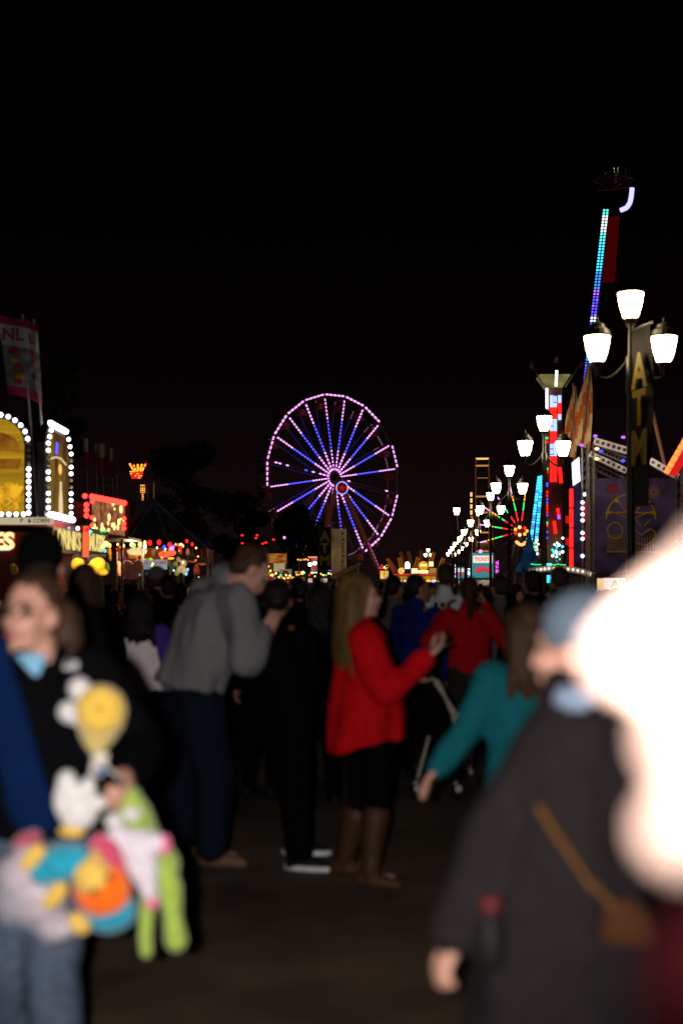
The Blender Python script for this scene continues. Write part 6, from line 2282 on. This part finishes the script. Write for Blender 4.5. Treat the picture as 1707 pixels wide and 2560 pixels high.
for a, b in zip(sp_[1:-1], sp_[2:]):
    q = MB(); q.beam(a, b, .038, .01); q.build('strap', strap, bag)
q = MB(); q.loft([(P(1570, 2360, d - .2), EX * .06, EY * .03), (P(1565, 2300, d - .2), EX * .055, EY * .035), (P(1552, 2245, d - .2), EX * .035, EY * .025)], 14)
q.blend('pouch', cloth('brown_bag', (0.05, 0.02, 0.009)), bag, vox=.01, folds=.006)
q = MB(); q.ball(sp_[3], .011, .006, .011); q.build('buckle', M('brass', (0.25, 0.17, 0.06), 0.4, metal=0.7), bag)
q = MB()
q.lathe(P(1188, 2420, d - .2), [(.02, 0), (.026, .02), (.026, .075), (.014, .1), (.014, .112)], 14)
bt = thing('bottle', 'small dark bottle with a red cap held beside the charcoal coat', 'bottle', tuple(P(1188, 2420, d - .2)))
q.v = [v + V((.03, 0, 0.0)) for v in q.v]
q.build('glass', BLACK_SHOE, bt, True)
q = MB(); q.lathe(P(1188, 2420, d - .2) + V((.03, 0, .112)), [(.019, 0), (.022, .01), (.02, .03), (.008, .034)], 14); q.build('bottle_cap', M('dark_red_cap', (0.07, 0.005, 0.006), 0.6), bt, True)

# --- woman with plush prizes, left foreground
d = 4.1
p = Person('woman in glasses and black fleece jacket carrying plush prizes at left', ground(95, d), 1.64, R(176), J=dict(
    hip=P(85, 2050, d), neck=P(98, 1640, d), head=P(80, 1533, d - .02),
    sr=P(-35, 1690, d), er=P(-85, 1900, d), wr=P(-60, 2100, d - .1), sl=P(232, 1690, d), el=P(345, 1868, d - .02), wl=P(318, 1962, d - .3),
    kr=P(30, 2420, d - .05), ar=P(20, 2800, d + .2), kl=P(125, 2420, d - .1), al=P(150, 2830, d - .1)), head=(R(24), R(2), R(-3)))
p.j['ar'].z = p.j['al'].z = .085
p.body(.008, palms=(V((-.6, -.2, .2)), None), curl=.75).face(glasses=True)
p.hair(HAIR_BROWN, 'tied', vox=.01)
q = MB()
q.chain([p.hp(-.05, -.09, .0), p.hp(-.07, -.1, -.08), p.hp(-.075, -.09, -.15)], [.05, .045, .025], 10)
q.blend('ponytail', HAIR_BROWN, p.root, vox=.01, folds=.006, fscale=26)
def fleece_x(mb, s_):
    mb.chain([P(232, 1690, d), P(345, 1868, d - .02), P(325, 1945, d - .26)], [.088, .075, .056], 14)
    mb.loft([(P(85, 2085, d), EX * .195, EY * .14), (P(90, 1900, d), EX * .19, EY * .14), (P(97, 1750, d), EX * .19, EY * .13)], 20)
p.top(FLEECE, secs=[(-.06, .19, .14), (.3, .18, .14), (.65, .185, .135), (.84, .18, .12), (.93, .12, .09), (.98, .06, .06)], sl=(.085, .075, .056), folds=.012, extra=fleece_x, collar=False)
q = MB()
for s_, pts in ((-1, ((48, 1632), (62, 1660), (88, 1700), (112, 1735))), (1, ((156, 1625), (148, 1655), (130, 1700), (114, 1735)))):
    q.chain([P(x, y, d - .10 - .03 * (i / 3)) for i, (x, y) in enumerate(pts)], [.02, .022, .02, .014], 10)
q.blend('lapel', FLEECE, p.root, vox=.01)
q = MB()
q.prism([(XX(62, d), ZZ(1628, d)), (XX(140, d), ZZ(1628, d)), (XX(132, d), ZZ(1662, d)), (XX(113, d), ZZ(1700, d)), (XX(92, d), ZZ(1672, d))][::-1], V((0, d - .125, 0)), EX, EZ, .02)
q.blend('shirt', cloth('light_blue_shirt', (0.20, 0.42, 0.62)), p.root, vox=.008, it=2)
q = MB(); q.box(P(178, 1663, d - .148), .04, .006, .022); q.box(P(172, 1657, d - .148), .025, .006, .012); q.build('logo_patch', cloth('logo_white', (0.5, 0.5, 0.52)), p.root)
p.legs(DENIM, (.11, .082, .075), folds=.014).shoes(M('black_pink_shoe', (0.05, 0.012, 0.02), 0.5))
q = MB()
bs = [(-30, 1600, .05), (15, 1760, .055), (45, 1900, .062), (75, 2020, .07), (105, 2085, .05)]
secs = []
for (x, y, w_) in bs:
    secs.append((P(x, y, d - .20), (EX * .95 + EZ * .3) * w_, EY * .022))
q.loft(secs, 16)
tag(q.blend('draped_scarf', cloth('dark_blue', (0.002, 0.011, 0.05)), None, vox=.01, folds=.01, fscale=5), 'dark blue cloth hanging from the shoulder at the left edge', 'scarf')

# plush prizes she carries
dp = 3.72
def blob(px, py, r_px, mb, dz=0.0, rz=None, ry=None):
    k = (dp + dz) / F
    mb.ball(P(px, py, dp + dz), r_px * k, (ry or r_px) * k * .9, (rz or r_px) * k, n=16)
t = thing('plush_toy', 'round yellow plush head with white petals at the chest of the woman in fleece', 'plush toy', tuple(P(245, 1900, dp)), 'carried plush prizes')
q = MB(); blob(252, 1776, 66, q); bo = q.blend('head', plush('soft_yellow', (0.72, 0.46, 0.06)), t, vox=.006)
q = MB(); blob(200, 1722, 30, q, .02); blob(205, 1735, 26, q, .03); q.blend('petal', plush('soft_white', (0.62, 0.6, 0.6)), t, vox=.006)
q = MB(); blob(172, 1780, 28, q, .02); blob(190, 1788, 26, q, .03); q.blend('petal', plush('soft_white', (0.62, 0.6, 0.6)), t, vox=.006)
q = MB(); k = dp / F
q.loft([(P(242, 1885, dp + .02), EX * 16 * k, EY * 16 * k), (P(246, 1850, dp + .03), EX * 42 * k, EY * 40 * k), (P(252, 1810, dp + .03), EX * 62 * k, EY * 58 * k)], 18)
q.blend('ruff', plush('pale_yellow', (0.55, 0.42, 0.12)), t, vox=.006)
q = MB(); blob(248, 1768, 9, q, -.064); blob(256, 1762, 6, q, -.064); q.blend('nose', plush('mustard', (0.5, 0.28, 0.02)), bo, vox=.003)
q = MB(); q.prism([(-.022, -.03), (.01, -.038), (.026, .02), (-.012, .032)], P(247, 1905, dp - .01), EX, EZ, .006); to_ = q.build('paper_tag', cloth('tag_paper', (0.55, 0.5, 0.42), .5, 60), t)
q = MB(); q.ball(P(254, 1925, dp - .016), .015, .004, .012); q.build('tag_print', cloth('tag_blue', (0.05, 0.12, 0.3)), to_)
q = MB(); q.path([P(245, 1885, dp), P(270, 1920, dp - .02), P(300, 1945, dp)], .003, 6); q.build('string', white_vinyl, t)

t = thing('plush_toy', 'white four fingered plush glove held below the yellow plush', 'plush toy', tuple(P(190, 2100, dp)), 'carried plush prizes')
q = MB(); blob(195, 2025, 52, q, rz=52, ry=34); blob(168, 1962, 27, q, rz=38, ry=24); blob(222, 1972, 19, q, rz=34, ry=20); blob(258, 2005, 19, q, rz=18, ry=18); blob(152, 2000, 18, q, rz=40, ry=20); blob(280, 1996, 13, q, ry=14, rz=22)
q.blend('glove', plush('soft_white', (0.62, 0.6, 0.6)), t, vox=.006)
q = MB(); blob(180, 2078, 36, q, -.01, rz=16, ry=22); q.blend('cuff', plush('soft_yellow', (0.72, 0.46, 0.06)), t, vox=.006)

t = thing('plush_toy', 'lime green plush frog with long dangling legs', 'plush toy', tuple(P(400, 2400, dp + .05)), 'carried plush prizes')
LIME = plush('frog_green', (0.30, 0.42, 0.06))
q = MB()
q.chain([P(318, 1990, dp + .02), P(335, 2040, dp + .05), P(360, 2110, dp + .1), P(405, 2160, dp + .06)], [.035, .05, .05, .05], 14)
q.chain([P(400, 2160, dp + .04), P(425, 2220, dp + .03), P(432, 2290, dp + .02), P(440, 2350, dp + .0)], [.035, .033, .024, .031], 14)
q.chain([P(380, 2200, dp + .08), P(366, 2290, dp + .06), P(364, 2340, dp + .06), P(366, 2380, dp + .05)], [.03, .02, .019, .017], 14)
bo = q.blend('body', LIME, t, vox=.006)
for px, py in ((330, 2035), (285, 2052)):
    q = MB(); blob(px, py, 24, q, -.02, rz=20); q.blend('eye', plush('soft_white', (0.62, 0.6, 0.6)), bo, vox=.005)

t = thing('plush_toy', 'pink and white plush pony with pink hooves', 'plush toy', tuple(P(340, 2260, dp)), 'carried plush prizes')
PW_ = plush('pony_white', (0.62, 0.56, 0.62)); PK_ = plush('pony_pink', (0.75, 0.16, 0.28)); MG_ = plush('magenta', (0.5, 0.06, 0.13))
q = MB()
q.chain([P(300, 2100, dp - .02), P(345, 2125, dp - .02), P(362, 2180, dp - .03)], [.04, .05, .04], 14)
q.chain([P(350, 2105, dp - .02), P(400, 2108, dp - .03)], [.035, .026], 14)
q.chain([P(355, 2160, dp - .03), P(375, 2230, dp - .04)], [.034, .024], 14)
bo = q.blend('body', PW_, t, vox=.006)
for px, py in ((410, 2112), (380, 2248)):
    q = MB(); blob(px, py, 20, q, -.035, rz=28); q.blend('hoof', PK_, t, vox=.006)
q = MB(); q.chain([P(250, 2110, dp - .045), P(275, 2130, dp - .05), P(300, 2165, dp - .05)], [.03, .036, .02], 12); q.blend('mane', MG_, t, vox=.006)

t = thing('plush_toy', 'doll with yellow face, orange hair and teal cap and clothes hanging upside down', 'plush toy', tuple(P(230, 2340, dp - .06)), 'carried plush prizes')
TL_ = plush('toy_teal', (0.01, 0.27, 0.40)); YL_ = plush('toy_yellow', (0.72, 0.45, 0.08)); OR_ = plush('toy_orange', (0.85, 0.13, 0.0))
dz = -.07
q = MB(); q.chain([P(112, 2175, dp + dz), P(150, 2160, dp + dz), P(190, 2150, dp + dz)], [.042, .052, .042], 14); q.blend('clothes', TL_, t, vox=.006)
q = MB(); blob(272, 2275, 72, q, dz + .03, rz=58, ry=60); q.blend('cap', TL_, t, vox=.006)
q = MB(); blob(256, 2225, 74, q, dz, rz=70, ry=56); bo = q.blend('hair', OR_, t, vox=.006)
q = MB(); blob(232, 2192, 50, q, dz - .02, rz=50, ry=46); blob(240, 2140, 18, q, dz); ho = q.blend('face', YL_, t, vox=.006)
for px, py in ((272, 2194), (237, 2231)):
    q = MB(); blob(px, py, 9, q, dz - .062); q.build('eye', EYE, ho, True)
for (x0, y0, x1, y1) in ((70, 2160, 95, 2130), (125, 2255, 150, 2225), (190, 2300, 205, 2315)):
    q = MB(); q.cap(P(x0, y0, dp + dz - .02), P(x1, y1, dp + dz - .02), .022, .024); q.blend('limb', YL_, t, vox=.006)

t = thing('plastic_bag', 'clear plastic bag with pale pink plush inside at the lower left', 'bag', tuple(P(80, 2360, dp + .02)))
q = MB(); blob(60, 2180, 60, q, .05); blob(95, 2240, 62, q, .05); blob(140, 2310, 40, q, .05, rz=34); blob(70, 2125, 40, q, .06, rz=24)
q.blend('plush', M('bagged_plush', (0.48, 0.36, 0.42), 0.9, 0.35, 25), t, vox=.008, folds=.008)
bm_ = bpy.data.materials.new('clear_plastic'); bm_.use_nodes = True
pb = bm_.node_tree.nodes['Principled BSDF']
pb.inputs['Base Color'].default_value = (0.7, 0.68, 0.75, 1); pb.inputs['Alpha'].default_value = 0.32; pb.inputs['Roughness'].default_value = 0.18
q = MB(); blob(62, 2190, 74, q, .04); blob(95, 2250, 76, q, .04, rz=80); blob(145, 2320, 50, q, .04, rz=42); blob(40, 2240, 52, q, .04, rz=70)
q.blend('film', bm_, t, vox=.008, folds=.012, fscale=18)
q = MB(); q.cap(P(60, 2110, dp + .06), P(85, 2095, dp + .06), .03, .025); q.blend('pink_ear', plush('dusty_pink', (0.35, 0.06, 0.10)), t, vox=.007)

# --- person right at the lens, blown out by the flash
d = 0.62
p = Person('blurred overexposed person in red, face in profile, right beside the lens', (.25, d, 0), 1.66, R(-90), head=(R(0), R(18), 0))
p.j['head'] = V((.235, d, 1.568))
p.j['neck'] = V((.255, d, 1.412)); p.j['hip'] = V((.26, d, .92))
for k, s_ in (('l', -1), ('r', 1)):
    p.j['s' + k] = p.j['neck'] - EZ * .055 + p.r * (.16 * s_)
    p.j['e' + k] = p.j['s' + k] + V((.03, .0, -.28)) + p.r * (.05 * s_)
    p.j['w' + k] = p.j['e' + k] + V((-.02, 0, -.24))
p.sk = M('skin_pale', (0.66, 0.45, 0.38), 0.5, 0.08, 18)
p.body(.007, jaw=.02)
p.hair(hairm('light', (0.55, 0.42, 0.28)), 'long', .2)
q = MB(); q.chain([V((.172, d, 1.425)), V((.19, d, 1.40)), V((.21, d, 1.36))], [.04, .055, .07], 14)
q.blend('scarf', cloth('red_scarf', (0.045, 0.005, 0.009)), p.root, vox=.009, folds=.008)
p.top(cloth('red_top', (0.16, 0.012, 0.018)), name='top').legs(DENIM).shoes(BLACK_SHOE)

# fine LED dashes, prints and lattices too small to pick apart stay joined
for o in bpy.data.objects:
    if o.type == 'MESH' and o.parent and o.name.split('.')[0] in ('led_strip', 'led_ladder', 'led_column', 'led_rows', 'led_grid', 'led_ring', 'led_blocks', 'led_spike', 'led_curve', 'light_arc', 'fries_print', 'side_leds', 'green_leds', 'green_line', 'shirt_print'):
        o['kind'] = 'stuff'
